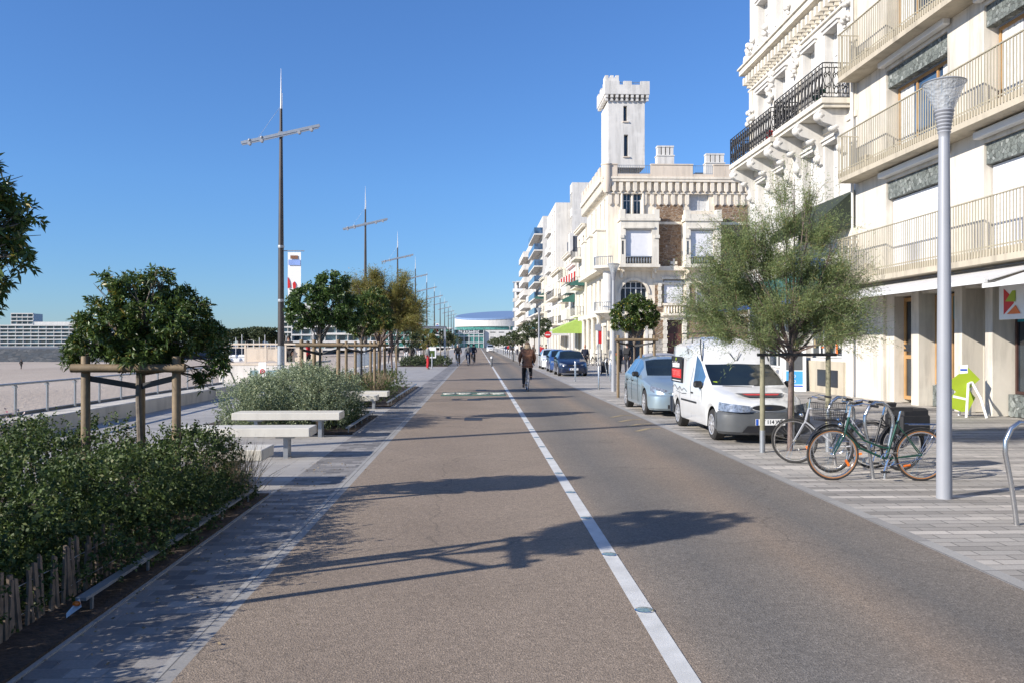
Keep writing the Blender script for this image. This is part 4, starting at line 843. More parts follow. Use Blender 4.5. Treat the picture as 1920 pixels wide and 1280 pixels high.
# --- white high roof van
vp = dict(L=4.05, sill=.22, wr=.285, axles=(.78,3.46), wx=.70,
    wsill=[(0,.55),(.12,.68),(.35,.775),(.7,.81),(3.7,.81),(4.05,.76)], wbelt=[(0,.50),(.12,.64),(.4,.75),(.8,.80),(1.4,.825),(3.8,.825),(4.05,.78)],
    top=[(0,.66),(.06,.72),(.2,.77),(.6,.87),(1.12,.97),(1.86,1.38),(1.9,1.42),(2.0,1.56),(2.2,1.74),(2.5,1.86),(3.0,1.92),(3.9,1.92),(4.0,1.89),(4.05,1.82)],
    belt=[(0,.58),(.1,.62),(.4,.74),(1.0,.86),(1.5,.92),(4.05,.94)], ez=[(0,.62),(.1,.68),(.5,.83),(1.05,.94),(1.4,1.13),(1.86,1.36),(2.0,1.48),(2.2,1.60),(2.6,1.70),(3.9,1.73),(4.05,1.70)],
    ew=[(0,.46),(.15,.58),(.5,.69),(1.0,.74),(1.4,.73),(1.9,.68),(2.3,.755),(3.9,.77),(4.05,.74)], rw=[(0,.40),(.3,.6),(1.0,.68),(1.9,.60),(2.4,.62),(4.05,.62)],
    ws=(1.12,1.86), rs=(9,9.1), side=[('side_window',1.42,2.12)])
van, vo = vehicle('van', 'white high roof delivery van with black and red lettering parked by the kerb', 'van', (5.11,14.86,0), vp, 'vanwhite')
bpv = MB(); pr = []
for t in range(13):
    a = -1+2*t/12; x = .84*math.sin(a*R(84))/math.sin(R(84)); y = -.07+.36*(abs(a)**3.0); pr.append((x,y))
vs=[]; fs=[]
for (x,y) in pr: vs += [(x*.95,y+.05,.17),(x,y,.22),(x*1.0,y-.02,.36),(x,y+.0,.52),(x*.97,y+.045,.565),(x*.9,y+.12,.57)]
for i in range(12):
    for j in range(5): fs.append((i*6+j,(i+1)*6+j,(i+1)*6+j+1,i*6+j+1))
bpv.add(vs,fs); bpv.add([(-.845,.29,.24),(-.845,.29,.55),(-.815,.52,.55),(-.815,.48,.24)],[(0,1,2,3)]); bpv.add([(.845,.29,.24),(.845,.29,.55),(.815,.52,.55),(.815,.48,.24)],[(0,1,2,3)])
bpv.build('front_bumper', M['greyplastic'], van, True); MB().prism([(-.50,.215),(.50,.215),(.40,.33),(-.40,.33)],-.098,-.09,'y').build('air_intake', M['black'], van)
MB().rbox((-.79,3.92,.28),(.79,4.10,.5),.03).rbox((-.835,3.75,.28),(-.80,4.06,.62),.01).rbox((.80,3.75,.28),(.835,4.06,.62),.01).build('rear_bumper', M['greyplastic'], van)
ov = [(.30*math.cos(t),.055*math.sin(t)+.645) for t in np.linspace(0,2*math.pi,24,endpoint=False)]
MB().prism([(a*1.08,(b-.645)*1.25+.645) for a,b in ov],-.035,.03,'y').build('grille_surround', M['vanwhite'], van); gr_ = MB().prism(ov,-.045,-.036,'y').build('grille', M['black'], van); MB().prism([(a*.2,(b-.645)*.4+.645) for a,b in ov],-.05,-.046,'y').build('badge', M['navy'], gr_)
for s in (-1,1):
    vs = []
    for (t,yy,z0,z1) in ((.345,-.075,.575,.675),(.45,-.075,.57,.69),(.58,-.045,.57,.705),(.72,.06,.575,.72),(.825,.25,.585,.735)): vs += [(s*t,yy,z0),(s*(t-.015),yy+.025,z1)]
    MB().add(vs,[(2*i,2*i+2,2*i+3,2*i+1) for i in range(4)]).build('headlight', M['headlight'], van, True)
    mirror(van, s*.80, 1.38, .93); MB().box((s*.80,1.55,1.36),(s*.805,1.56,1.37)).build('door_line', M['black'], van)
plate(van, -.10, .40, 'BT 114 WR')
MB().box((-.838,1.75,.60),(-.822,3.0,.635)).box((.822,1.75,.60),(.838,3.0,.635)).build('side_moulding', M['black'], van)
sl = MB()
for (a,b) in (((-.812,1.36,.35),(-.834,1.36,.90)),((-.812,2.22,.30),(-.834,2.22,.95)),((-.834,2.22,.95),(-.75,2.18,1.40))): sl.tube([a,b],.004,4)
sl.build('door_seam', M['greyplastic'], van)
MB().cbox((-.838,2.1,.80),(.02,.13,.03)).build('door_handle', M['black'], van)
sg = thing('side_sign', None, None); sg.parent = van
def vq(y0,y1,z0,z1,m,n,x=-.842,parent=sg): MB().box((x-.002,y0,z0),(x+.02,y1,z1)).build(n, M[m], parent)
vq(2.95,3.88,.96,1.50,'black','panel',-.836); vq(2.98,3.85,1.05,1.24,'red','red_panel',-.842); vq(3.02,3.82,.985,1.0,'whiteplain','small_line',-.842)
text_mesh('isolation', .19, M['whiteplain'], sg, 'lettering', (-.845,3.42,1.33), (R(90),0,R(-90)), sx=1.0, ext=.002, bold=.004); text_mesh('TOITURE', .17, M['lightred'], sg, 'lettering', (-.846,3.42,1.145), (R(90),0,R(-90)), sx=1.05, ext=.002, bold=.003)
MB().prism([(3.38,1.44),(3.42,1.40),(3.46,1.44),(3.44,1.48),(3.42,1.455),(3.39,1.48)],-.846,-.838,'x').build('leaf_mark', M['lime'], sg)
k_ = MB(); k_.tube([(-.842,2.5,.80),(-.842,2.75,.86),(-.842,2.95,.80),(-.842,3.1,.88),(-.842,3.3,.80),(-.842,3.55,.90),(-.842,3.75,.84)],.006,4).tube([(-.842,2.55,.76),(-.842,2.9,.74),(-.842,3.4,.77)],.005,4).build('drawn_lines', M['greyplastic'], van)
k_ = MB().tube([(-.67,1.93,1.43),(-.66,2.05,1.58),(-.62,2.25,1.74),(-.55,2.5,1.85)],.013,5).tube([(.67,1.93,1.43),(.66,2.05,1.58),(.62,2.25,1.74),(.55,2.5,1.85)],.013,5).tube([(-.12,2.0,1.60),(-.02,1.9,1.44),(.02,1.9,1.44),(.10,2.0,1.60)],.007,4).tube([(-.80,2.8,1.60),(-.78,2.55,1.68),(-.80,2.5,1.56),(-.79,2.7,1.72)],.006,4); k_.build('trim_strip', M['black'], van, True)
MB().add([(-.45,.52,.875),(.45,.52,.875),(.30,.30,.825),(-.28,.30,.825)],[(0,1,2,3)]).build('bonnet_sign', M['greyplastic'], van, norm=False); MB().add([(-.33,.46,.866),(.36,.46,.866),(.29,.36,.845),(-.27,.36,.845)],[(0,1,2,3)]).build('bonnet_sign', M['red'], van, norm=False)
rk = MB()
for y in (2.75,3.7):
    rk.tube([(-.66,y,1.78),(-.64,y,1.985),(.64,y,1.985),(.66,y,1.78)],.014,6)
for s in (-.6,.6): rk.tube([(s,2.7,1.985),(s,3.75,1.985)],.012,6)
rk.build('roof_rack', M['black'], van)
st = MB().add([(-.66,1.17,1.0),(-.58,1.165,1.0),(-.56,1.24,1.06),(-.64,1.245,1.06)],[(0,1,2,3)]); st.build('sticker', M['lime'], van, norm=False); 
MB().tube([(-.5,1.10,.975),(.05,1.06,.96)],.008,4).tube([(.1,1.10,.985),(.6,1.12,.96)],.008,4).build('wiper', M['black'], van)
# --- hatchbacks
hp = dict(L=4.18, sill=.20, wr=.31, axles=(.86,3.48), wx=.76,
    wsill=[(0,.55),(.12,.72),(.35,.82),(.8,.865),(3.6,.865),(4.0,.80),(4.18,.66)], wbelt=[(0,.50),(.12,.68),(.4,.79),(.9,.85),(1.6,.875),(3.5,.865),(3.9,.80),(4.18,.66)],
    top=[(0,.60),(.05,.66),(.2,.74),(.6,.85),(1.15,.95),(2.0,1.39),(2.3,1.44),(2.7,1.455),(3.3,1.42),(3.55,1.38),(3.9,1.05),(4.1,.95),(4.18,.75)],
    belt=[(0,.55),(.1,.60),(.4,.72),(1.0,.86),(1.5,.90),(2.8,.94),(3.6,.97),(4.0,.90),(4.18,.70)], ez=[(0,.58),(.1,.64),(.5,.80),(1.1,.92),(1.5,1.12),(2.0,1.33),(2.6,1.39),(3.3,1.36),(3.6,1.25),(3.9,1.02),(4.1,.93),(4.18,.72)],
    ew=[(0,.44),(.15,.60),(.5,.70),(1.05,.76),(1.5,.72),(2.0,.64),(2.6,.62),(3.5,.62),(3.8,.68),(4.18,.6)], rw=[(0,.38),(.3,.6),(1.1,.70),(2.0,.56),(3.4,.54),(4.18,.55)],
    ws=(1.17,1.98), rs=(3.52,3.92), side=[('front_side_window',1.62,2.42),('rear_side_window',2.5,3.35)])
def hatch(label, loc, paint, plate_txt=None, lamp='headlight', sc=1, grp='cars parked along the kerb', sg='carglassblue'):
    r, o = vehicle('car', label, 'car', loc, hp, paint, grp, sideglass=sg)
    b = MB(); pr=[]
    for t in range(13): a=-1+2*t/12; pr.append((.86*math.sin(a*R(84))/math.sin(R(84)), -.06+.36*abs(a)**3.2))
    vs=[];fs=[]
    for (x,y) in pr: vs += [(x*.95,y+.05,.16),(x,y,.21),(x,y-.015,.36),(x,y+.0,.50),(x*.96,y+.05,.545)]
    for i in range(12):
        for j in range(4): fs.append((i*5+j,(i+1)*5+j,(i+1)*5+j+1,i*5+j+1))
    bu = b.add(vs,fs).build('front_bumper', M[paint], r, True); MB().box((-.45,-.085,.21),(.45,-.07,.30)).build('air_intake', M['black'], bu)
    q=MB(); 
    for s in (-1,1): q.add([(s*.30,-.072,.39),(s*.80,.13,.40),(s*.80,.13,.46),(s*.30,-.072,.45)],[(0,1,2,3)])
    q.build('bumper_strip', M['greyplastic'], r, norm=False)
    MB().prism([(-.28,.575),(.28,.575),(.33,.64),(-.33,.64)],-.03,.02,'y').build('grille', M['black'], r); MB().prism([(0,.56),(.05,.61),(0,.665),(-.05,.61)],-.045,-.031,'y').build('badge', M['chrome'], r)
    for s in (-1,1):
        vs=[]
        for (t,yy,z0,z1) in ((.40,.0,.57,.63),(.52,.03,.56,.67),(.64,.10,.57,.70),(.75,.24,.59,.73),(.80,.36,.63,.745)): vs += [(s*t,yy,z0),(s*(t-.025),yy+.05,z1)]
        MB().add(vs,[(2*i,2*i+2,2*i+3,2*i+1) for i in range(4)]).build('headlight', M[lamp], r, True); mirror(r, s*.85, 1.55, .93)
    plate(r, -.085, .40, plate_txt)
    se = MB()
    for y in (1.55,2.46,3.2): se.tube([(-.872,y,.28),(-.885,y,.6),(-.882,y,.90)],.004,4)
    se.build('door_seam', M['black'], r)
    for y in (2.28,3.12): MB().cbox((-.89,y,.80),(.02,.14,.03)).build('door_handle', M['black'], r)
    r.scale = (sc,sc,sc) if not isinstance(sc,tuple) else sc; return r
hatch('silver blue five door car parked behind the white van', (5.02,20.5,0), 'silver', 'AV 582 KD', 'headlight', grp=None)
hatch('pale grey car mostly hidden behind the silver blue car', (6.6,28.3,0), 'hub', None, grp=None)
hatch('navy small car, nearest of the parked trio beyond the bollards', (5.25,46.9,0), 'navy', 'BC 427 TS', sc=(.95,.87,1.0))
hatch('mid blue car in the middle of the parked trio', (5.3,53.0,0), 'bluepaint', sc=(.95,.9,1.0))
hatch('white car at the back of the parked trio', (5.3,60.0,0), 'vanwhite', sc=(.95,.95,1.0))
hatch('small white vehicle driving far down the right lane', (2.7,190,0), 'vanwhite', sc=(1.0,1,1.15), grp=None)
hatch('dark car parked far away by the right kerb', (5.4,150,0), 'navy', grp=None)

# ------------------------------------------------------------ people
def skinmesh(name, pts, edges, rad, m, parent, root=0, sub=2):
    me = bpy.data.meshes.new(name); me.from_pydata(pts, edges, []); me.materials.append(m)
    o = bpy.data.objects.new(name, me); C.objects.link(o); o.parent = parent
    o.modifiers.new('skin','SKIN'); sv = me.skin_vertices[0].data
    for i,r_ in enumerate(rad): sv[i].radius = (r_,r_) if not isinstance(r_,tuple) else r_
    for i in range(len(rad)): sv[i].use_root = (i==root)
    s = o.modifiers.new('sub','SUBSURF'); s.levels = sub; s.render_levels = sub; o.modifiers['skin'].use_smooth_shade = True
    dg = bpy.context.evaluated_depsgraph_get(); me2 = bpy.data.meshes.new_from_object(o.evaluated_get(dg)); o.modifiers.clear(); o.data = me2; me2.name = name
    if not me2.materials: me2.materials.append(m)
    return o
STAND = dict(pel=(0,0,.95), wst=(0,.005,1.10), che=(0,0,1.30), nb=(0,-.005,1.44), nk=(0,.01,1.51), hd=(0,.02,1.60), ht=(0,.01,1.68),
    sl=(-.17,0,1.40), el=(-.22,-.03,1.13), wl=(-.21,.05,.90), sr=(.17,0,1.40), er=(.22,-.03,1.13), wr=(.21,.05,.90),
    hl=(-.09,0,.90), kl=(-.10,.03,.50), al=(-.10,-.02,.09), tl=(-.12,.13,.03), hr=(.09,0,.90), kr=(.10,.03,.50), ar=(.10,-.02,.09), tr=(.12,.13,.03))
WALK = dict(STAND, kl=(-.10,.16,.52), al=(-.10,.26,.11), tl=(-.11,.40,.06), kr=(.10,-.05,.49), ar=(.10,-.30,.13), tr=(.11,-.20,.03), el=(-.22,-.12,1.14), wl=(-.20,-.16,.92), er=(.22,.04,1.13), wr=(.20,.20,.95))
RIDE = dict(STAND, pel=(0,-.27,1.04), wst=(0,-.24,1.17), che=(0,-.15,1.36), nb=(0,-.10,1.48), nk=(0,-.07,1.55), hd=(0,-.05,1.64), ht=(0,-.06,1.72),
    sl=(-.18,-.13,1.45), el=(-.27,-.02,1.20), wl=(-.26,.16,1.04), sr=(.18,-.13,1.45), er=(.27,-.02,1.20), wr=(.26,.16,1.04),
    hl=(-.10,-.25,1.0), kl=(-.12,.05,.64), al=(-.13,-.08,.22), tl=(-.14,.06,.16), hr=(.10,-.25,1.0), kr=(.13,.14,.82), ar=(.13,-.20,.53), tr=(.14,-.06,.47))
def person(label, loc, rz, J, topm, legm, hair='hair', coat=0, h=1.0, hat=None, group=None, fur=False, bulk=1.0):
    r = thing('person', label, 'person', loc, rz, group)
    names = ['pel','wst','che','nb','nk','hd','ht','sl','el','wl','sr','er','wr','hl','kl','al','tl','hr','kr','ar','tr']; ix = {n:i for i,n in enumerate(names)}
    pts = [J[n] for n in names]; rad = [.12,.11,.135,.07,.05,(.082,.10),.06,.06,.043,.03,.06,.043,.03,.085,.058,.04,.032,.085,.058,.04,.032]
    E = [('pel','wst'),('wst','che'),('che','nb'),('nb','nk'),('nk','hd'),('hd','ht'),('che','sl'),('sl','el'),('el','wl'),('che','sr'),('sr','er'),('er','wr'),('pel','hl'),('hl','kl'),('kl','al'),('al','tl'),('pel','hr'),('hr','kr'),('kr','ar'),('ar','tr')]
    edges = [(ix[a],ix[b]) for a,b in E]
    nose = len(pts); pts.append(tuple(Vector(J['hd'])+Vector((0,.105,-.005)))); rad.append(.014); edges.append((ix['hd'],nose))
    for s,w,e in ((-1,'wl','el'),(1,'wr','er')):
        W_, E_ = Vector(J[w]), Vector(J[e]); d = (W_-E_).normalized(); side = Vector((0,1,0)) if abs(d.z)>.6 else Vector((-s,0,0)); inn = Vector((-s,0,0)) if abs(d.z)>.6 else Vector((0,0,-1))
        palm = len(pts); pts.append(tuple(W_+d*.07)); rad.append((.036,.02)); edges.append((ix[w],palm))
        for i,(o_,l_) in enumerate(((-.03,.065),(-.01,.078),(.01,.072),(.03,.055))):
            b_ = W_+d*.10+side*o_; c_ = b_+d*l_*.5+inn*.012; t_ = c_+d*l_*.35+inn*.03; k = len(pts)
            pts += [tuple(b_),tuple(c_),tuple(t_)]; rad += [.0095,.0085,.007]; edges += [(palm,k),(k,k+1),(k+1,k+2)]
        k = len(pts); pts += [tuple(W_+d*.045+side*.045),tuple(W_+d*.085+side*.062+inn*.02)]; rad += [.011,.009]; edges += [(palm,k),(k,k+1)]
    skinmesh('body', pts, edges, rad, M['skin'], r)
    def sub(keys, E2, rr, nm, m): return skinmesh(nm, [J[k] for k in keys], [(keys.index(a),keys.index(b)) for a,b in E2], rr, M[m], r)
    b = bulk
    keys = ['pel','wst','che','nb','sl','el','wl','sr','er','wr']; J2 = dict(J)
    if coat: p0 = Vector(J['pel']); J2['cb'] = tuple(p0+Vector((0,.0,-coat)))
    kk = keys+(['cb'] if coat else [])
    rr = [.165*b,.155*b,.175*b,.085,.088*b,.062*b,.046*b,.088*b,.062*b,.046*b]+([(.19*b,.17*b)] if coat else [])
    ee = [('pel','wst'),('wst','che'),('che','nb'),('che','sl'),('sl','el'),('el','wl'),('che','sr'),('sr','er'),('er','wr')]+([('cb','pel')] if coat else [])
    skinmesh('coat', [J2[k] for k in kk], [(kk.index(a),kk.index(c)) for a,c in ee], rr, M[topm], r)
    sub(['pel','hl','kl','al','hr','kr','ar'], [('pel','hl'),('hl','kl'),('kl','al'),('pel','hr'),('hr','kr'),('kr','ar')], [.14,.105,.078,.056,.105,.078,.056], 'trousers', legm)
    for a_,t_ in (('al','tl'),('ar','tr')): sub([a_,t_], [(a_,t_)], [.052,.042], 'shoe', 'black')
    hd = Vector(J['hd']); hm = MB(); hm.ball((hd.x,hd.y-.018,hd.z+.035),.108,14,10,(.92,1.02,1.0)); o = hm.build('hair', M[hair], r, True)
    if fur: MB().torus((J['nk'][0],J['nk'][1]-.02,J['nk'][2]),.10,.055,'z',16,8).ball((hd.x,hd.y-.07,hd.z-.04),.11,10,8,(1.15,.7,1)).build('fur_hood', M['fur'], r, True)
    if hat: MB().ball((hd.x,hd.y,hd.z+.05),.115,12,8,(.95,1.05,.8)).build('cap', M[hat], r, True)
    for s in (-1,1): MB().ball((hd.x+s*.03,hd.y+.088,hd.z+.012),.010,6,4).build('eye', M['black'], r)
    MB().cbox((hd.x,hd.y+.093,hd.z-.045),(.04,.008,.008)).build('mouth', M['redcloth'], r)
    r.scale = (h,h,h); return r
def rider(label, x, y, rz, top, leg, hair, blab, fm, coat=0, fur=False, bulk=1.0, sc=1.0):   # rz: heading of travel as rotation of +Y
    bicycle('bicycle', blab, (x,y,0), rz+R(90), fm, reflect=False, rack=True)
    person(label, (x,y,0), rz, RIDE, top, leg, hair, coat, sc, fur=fur, bulk=bulk)
rider('cyclist in a brown padded coat with a fur hood riding away in the right lane', 1.85, 32.4, 0, 'brown', 'darkcloth', 'hairblond', 'silver city bicycle ridden by the person in the brown coat', 'greypaint', .12, True, 1.16, 1.04)
rider('cyclist in a dark jacket riding towards the viewer at the left edge of the lane', -1.67, 69.5, R(180), 'darkcloth', 'darkcloth', 'hairgrey', 'dark bicycle of the left oncoming cyclist', 'black', bulk=1.1)
rider('cyclist in grey riding towards the viewer nearer the middle of the lane', -.85, 71.0, R(178), 'grey', 'darkblue', 'hair', 'bicycle of the middle oncoming cyclist', 'greypaint', bulk=1.1)
rider('cyclist in dark clothes behind the grey oncoming rider', -.45, 76, R(180), 'darkblue', 'darkcloth', 'hair', 'bicycle of the rearmost oncoming cyclist', 'black')
person('person in a long grey coat and red trousers standing on the promenade', (-3.58,60.4,0), R(-70), STAND, 'grey', 'redcloth', 'hair', .18)
person('person in a dark jacket and white trousers walking on the promenade', (-7.2,85.3,0), R(180), WALK, 'darkcloth', 'whitecloth', 'hairgrey')
person('person in black jacket and trousers walking on the promenade', (-5.95,76.7,0), R(175), WALK, 'darkcloth', 'darkcloth', 'hair', bulk=1.1)
person('small distant walker in a dark top and pale trousers by the masts', (-7.35,106,0), R(180), WALK, 'darkblue', 'whitecloth', 'hair')
person('walker in dark clothes at the left of the distant promenade group', (-7.9,77,0), R(20), WALK, 'darkcloth', 'darkblue', 'hair')
person('walker in an olive jacket in the distant promenade group', (-7.6,80,0), R(10), WALK, 'olive', 'darkcloth', 'hairgrey')
person('bald man in a dark blue jacket standing beside the navy car', (6.95,55.5,0), R(185), STAND, 'darkblue', 'darkcloth', 'skin')
person('person in a black coat carrying orange flowers near the house corner', (8.6,52,0), R(200), STAND, 'darkcloth', 'darkcloth', 'hair', .1)
person('tall person in black standing near the columns of the crenellated house', (9.3,53,0), R(150), STAND, 'darkcloth', 'darkblue', 'hair', .1, 1.06)
fl = thing('bouquet', 'orange and yellow wrapped flowers held near the house corner', 'bouquet', (8.35,51.8,.95)); MB().lathe([(.02,-.25),(.10,0),(.16,.12)], n=10).build('wrap', M['lime'], fl); MB().ball((0,0,.14),.15,8,6).build('blooms', M['orange'], fl)
bg_ = thing('wheeled_bag', 'black wheeled shopping bag standing on the pavement', 'bag', (7.5,50.5,0), R(10)); MB().rbox((-.2,-.15,.08),(.2,.15,.72),.06).build('bag', M['black'], bg_); MB().tube([(-.1,.16,.4),(-.1,.2,.98),(.1,.2,.98),(.1,.16,.4)],.012,6).build('handle', M['galv'], bg_); MB().tube([(-.22,0,.07),(-.18,0,.07)],.07,12).tube([(.18,0,.07),(.22,0,.07)],.07,12).build('wheels', M['rubber'], bg_)
crowd = [(6.1,82,'redcloth','darkcloth'),(7.0,88,'beige','darkblue'),(5.2,93,'whitecloth','darkcloth'),(6.4,99,'darkcloth','darkcloth'),(7.6,104,'redcloth','darkblue'),(5.6,110,'darkblue','beige'),(6.8,118,'beige','darkcloth'),(5.0,127,'darkcloth','darkblue'),(6.2,136,'whitecloth','darkblue'),(5.3,150,'redcloth','darkcloth'),(6.0,165,'darkcloth','beige')]
cl = ['in a red top nearest in the far pavement crowd','in a beige coat in the far pavement crowd','in a white top at the kerb of the far pavement','in black clothes in the far pavement crowd','in red near the green awning','in dark blue with beige trousers on the far pavement','in a beige top farther along the pavement','in dark clothes by the distant kerb','in a white top in the distance','in red in the far distance','in a dark top farthest along the pavement']
for i,(x,y,a,b_) in enumerate(crowd): person('person '+cl[i], (x,y,0), R(40*i), WALK if i%2 else STAND, a, b_, 'hair' if i%3 else 'hairgrey', group='people on the far right pavement')

for i,(px,d) in enumerate(((41,150),(449,165),(120,190))): person(['tiny distant walker on the sand near the left edge','tiny distant walker on the sand beside the restaurant','tiny distant walker on the sand before the dark sea wall'][i], (PX(px,d),Y(d,PX(px,d)),-2.6), R(70*i), WALK, ['darkcloth','redcloth','darkblue'][i], 'darkcloth', 'hair')
# ------------------------------------------------------------ buildings
FR = ((0,0,0),(0,1,0),(-1,0,0))      # facade looking at the road (-X): u runs along +Y
FS = ((0,0,0),(1,0,0),(0,-1,0))      # facade looking at the camera side (-Y): u runs along +X
def win(parent, fr, u0,u1,v0,v1, w, fm='framewhite', gm='glass', mull=1, tr=None, fw=.06, name='window', curtain=False, lab=None):
    f = MB(fr); e=.003
    f.box((u0,v0,w),(u0+fw,v1,w+.06)).box((u1-fw,v0,w),(u1,v1,w+.06)).box((u0+fw,v1-fw,w),(u1-fw,v1,w+.06)).box((u0+fw,v0,w),(u1-fw,v0+fw,w+.06))
    for i in range(mull): c = u0+(u1-u0)*(i+1)/(mull+1); f.box((c-fw/2,v0+fw,w+.003),(c+fw/2,v1-fw,w+.062))
    if tr: f.box((u0+fw,v0+(v1-v0)*tr-fw/2,w+.006),(u1-fw,v0+(v1-v0)*tr+fw/2,w+.058))
    o = f.build(name, M[fm], parent); MB(fr).box((u0+.01,v0+.01,w-.03),(u1-.01,v1-.01,w+.02)).build('pane', M[gm], o)
    if curtain:
        n = 7; L_ = (u1-u0)*.24
        for a in (u0+fw, u1-fw-L_):
            c = MB(fr)
            for i in range(n): c.box((a+L_*i/n,v0+fw,w+.021+.006*(i%2)),(a+L_*(i+1)/n-.004,v1-fw,w+.026+.006*(i%2)))
            c.build('curtain', M['curtain'], o)
    return o
def shut(parent, fr, u0,u1,v0,v1,w,split=True,m='shutter'):
    s = MB(fr); n = max(4,int((v1-v0)/.14)); c = (u0+u1)/2
    for (a,b) in (((u0,c-.03),(c+.03,u1)) if split else ((u0,u1),)):
        for i in range(n):
            z0 = v0+(v1-v0)*i/n; z1 = v0+(v1-v0)*(i+1)/n; s.box((a,z0,w),(b,z1-.006,w+.03)).box((a,z1-.006,w),(b,z1,w+.022))
    if split: s.box((c-.03,v0,w),(c+.03,v1,w+.035))
    return s.build('roller_shutter', M[m], parent)
def railing(parent, fr, u0,u1,v0,h,w,sp=.12,bw=.034,m='rail',name='railing',ret=(0,0),deep=.8,drop=.16):
    k = MB(fr); n = int((u1-u0)/sp)
    for i in range(n+1):
        u = u0+(u1-u0)*i/n; k.box((u-bw/2,v0-drop,w),(u+bw/2,v0+h-.03,w+.014))
    k.box((u0-.02,v0+h-.028,w-.03),(u1+.02,v0+h,w+.03)).box((u0,v0+.04,w-.014),(u1,v0+.075,w-.002))
    for e,f in ((u0,ret[0]),(u1,ret[1])):
        if f:
            nn = int(deep/sp)
            for i in range(nn): ww = w-deep*(i+1)/nn; k.box((e-.007,v0,ww-bw/2),(e+.007,v0+h-.03,ww+bw/2))
            k.box((e-.02,v0+h-.027,w-deep),(e+.02,v0+h-.001,w-.031))
    return k.build(name, M[m], parent)

# ---- modern apartment block, nearest on the right
B0 = 4.0; mb_ = thing('apartment_block', 'modern apartment block with beige slatted balconies, nearest on the right', 'building', (12.6,B0,0))
D2 = lambda d: d-.497-B0
Lb = D2(28.4)
lev = [4.0,7.42,10.77,14.1,17.4,20.7]
bays = [(22.96,26.4),(17.8,21.3),(12.7,16.2),(7.6,11.1)]
hs = []
for z in lev[:-1]:
    for (a,b) in bays: hs.append((D2(a),D2(b),z+.02,z+2.75))
MB(FR).holes(0,Lb,3.66,21.2,hs,-.55,0).quad((Lb,3.66,0),(Lb,21.2,0),(Lb,21.2,-12),(Lb,3.66,-12)).quad((0,0,0),(0,21.2,0),(0,21.2,-12),(0,0,-12)).quad((0,21.2,0),(Lb,21.2,0),(Lb,21.2,-12),(0,21.2,-12)).build('wall', M['stonepier'], mb_)
for li,z in enumerate(lev[:-1]):
    for bi,(a,b) in enumerate(bays):
        if b < 12: continue
        u0,u1 = D2(a),D2(b)
        MB(FR).box((u0+.002,z+2.22,-.30),(u1-.002,z+2.745,-.06)).build('marble_lintel', M['relief'], mb_)
        if li == 0: win(mb_, FR, u0+.04,u1-.04,z+.03,z+2.2,-.5,'frame','glass'); shut(mb_, FR, u0+.03,u1-.03,z+.04,z+2.2,-.24)
        else: win(mb_, FR, u0+.03,u1-.03,z+.03,z+2.2,-.42,'frame','glassblue' if (li+bi)%2 else 'glass',2,fw=.085,curtain=True)
    for (a,b) in bays: MB(FR).rbox((D2(a)-.2,z+2.86,.02),(D2(b)+.1,z+3.04,.24),.02).build('awning_case', M['framewhite'], mb_)
for z in lev[:-1]:
    sl = MB(FR).box((-.1,z-.34,0),(Lb-.02,z-.02,.66)).build('balcony', M['slab'], mb_)
    railing(sl, FR, -.1, Lb-.05, z-.02, 1.24, .67, ret=(0,1), deep=.66)
    MB(FR).rbox((Lb-1.6,z-.02,.2),(Lb-1.2,z+.28,.5),.03).build('plant_pot', M['slab'], sl)
# ground floor
for (a,b) in ((24.5,24.92),(22.3,22.66),(20.98,21.28),(16.4,16.9),(12.2,12.7)): MB(FR).box((D2(a),0,-.6),(D2(b),3.66,-.02)).build('pier', M['stonepier'], mb_)
gf = MB(FR); gf.box((D2(26.6),0,-.45),(Lb-.003,3.66,-.004)).box((D2(26.1),0,-.6),(D2(26.6)-.002,3.66,-.10)).build('pier', M['stonepier'], mb_)
MB(FR).box((0,3.2,-.7),(D2(26.1),3.655,-.1)).box((0,3.4,-6),(Lb-.01,3.65,-.71)).build('soffit', M['stonepier'], mb_)
MB(FR).box((.1,0,-6),(Lb-.1,3.39,-1.6)).build('shop_interior', M['dark'], mb_)
dr = win(mb_, FR, D2(24.95),D2(26.08),.1,3.15,-.45,'frame','glass',1,.42,fw=.11,name='door'); MB(FR).box((D2(25.9),1.55,-.38),(D2(25.4),1.62,-.30)).prism([(D2(25.95),1.75),(D2(25.05),1.75),(D2(25.3),1.58),(D2(25.7),1.58)],-.36,-.31).build('handle', M['black'], dr)
w1 = win(mb_, FR, D2(22.7),D2(24.48),.62,3.15,-.55,'frame','glass',1,fw=.07,name='shop_window'); MB(FR).box((D2(22.78),2.45,-.515),(D2(24.4),3.1,-.505)).build('teal_panel', M['teal'], w1)
MB(FR).box((D2(22.7),0,-.55),(D2(24.48),.6,-.42)).build('marble_plinth', M['relief'], mb_)
win(mb_, FR, D2(21.3),D2(22.28),.05,3.1,-1.3,'darkbrown','glass',0,fw=.09,name='door')
MB(FR).box((D2(22.28),0,-1.5),(D2(22.3)+.05,3.2,-.6)).build('entrance_side', M['stonepier'], mb_)
w2 = win(mb_, FR, D2(16.95),D2(20.9),.55,3.15,-.6,'darkbrown','glass',3,fw=.07,name='shop_window'); MB(FR).box((D2(16.9),0,-.6),(D2(20.95),.54,-.40)).build('marble_plinth', M['relief'], mb_)
MB(FR).box((D2(20.3),2.3,-.565),(D2(20.86),3.05,-.555)).build('teal_panel', M['teal'], w2)
win(mb_, FR, D2(12.75),D2(16.35),.55,3.15,-.6,'darkbrown','glass',3,fw=.07,name='shop_window')
for i in range(3):
    pr_ = MB(FR)
    for j in range(5): pr_.box((D2(17.3)+i*1.0,.8+j*.42,-.528),(D2(17.3)+i*1.0+.5,1.1+j*.42,-.52))
    pr_.build('posters', M['framewhite'], w2)
gm_ = MB(FR).prism([(.0,0),(0,0)],0,0) if False else None
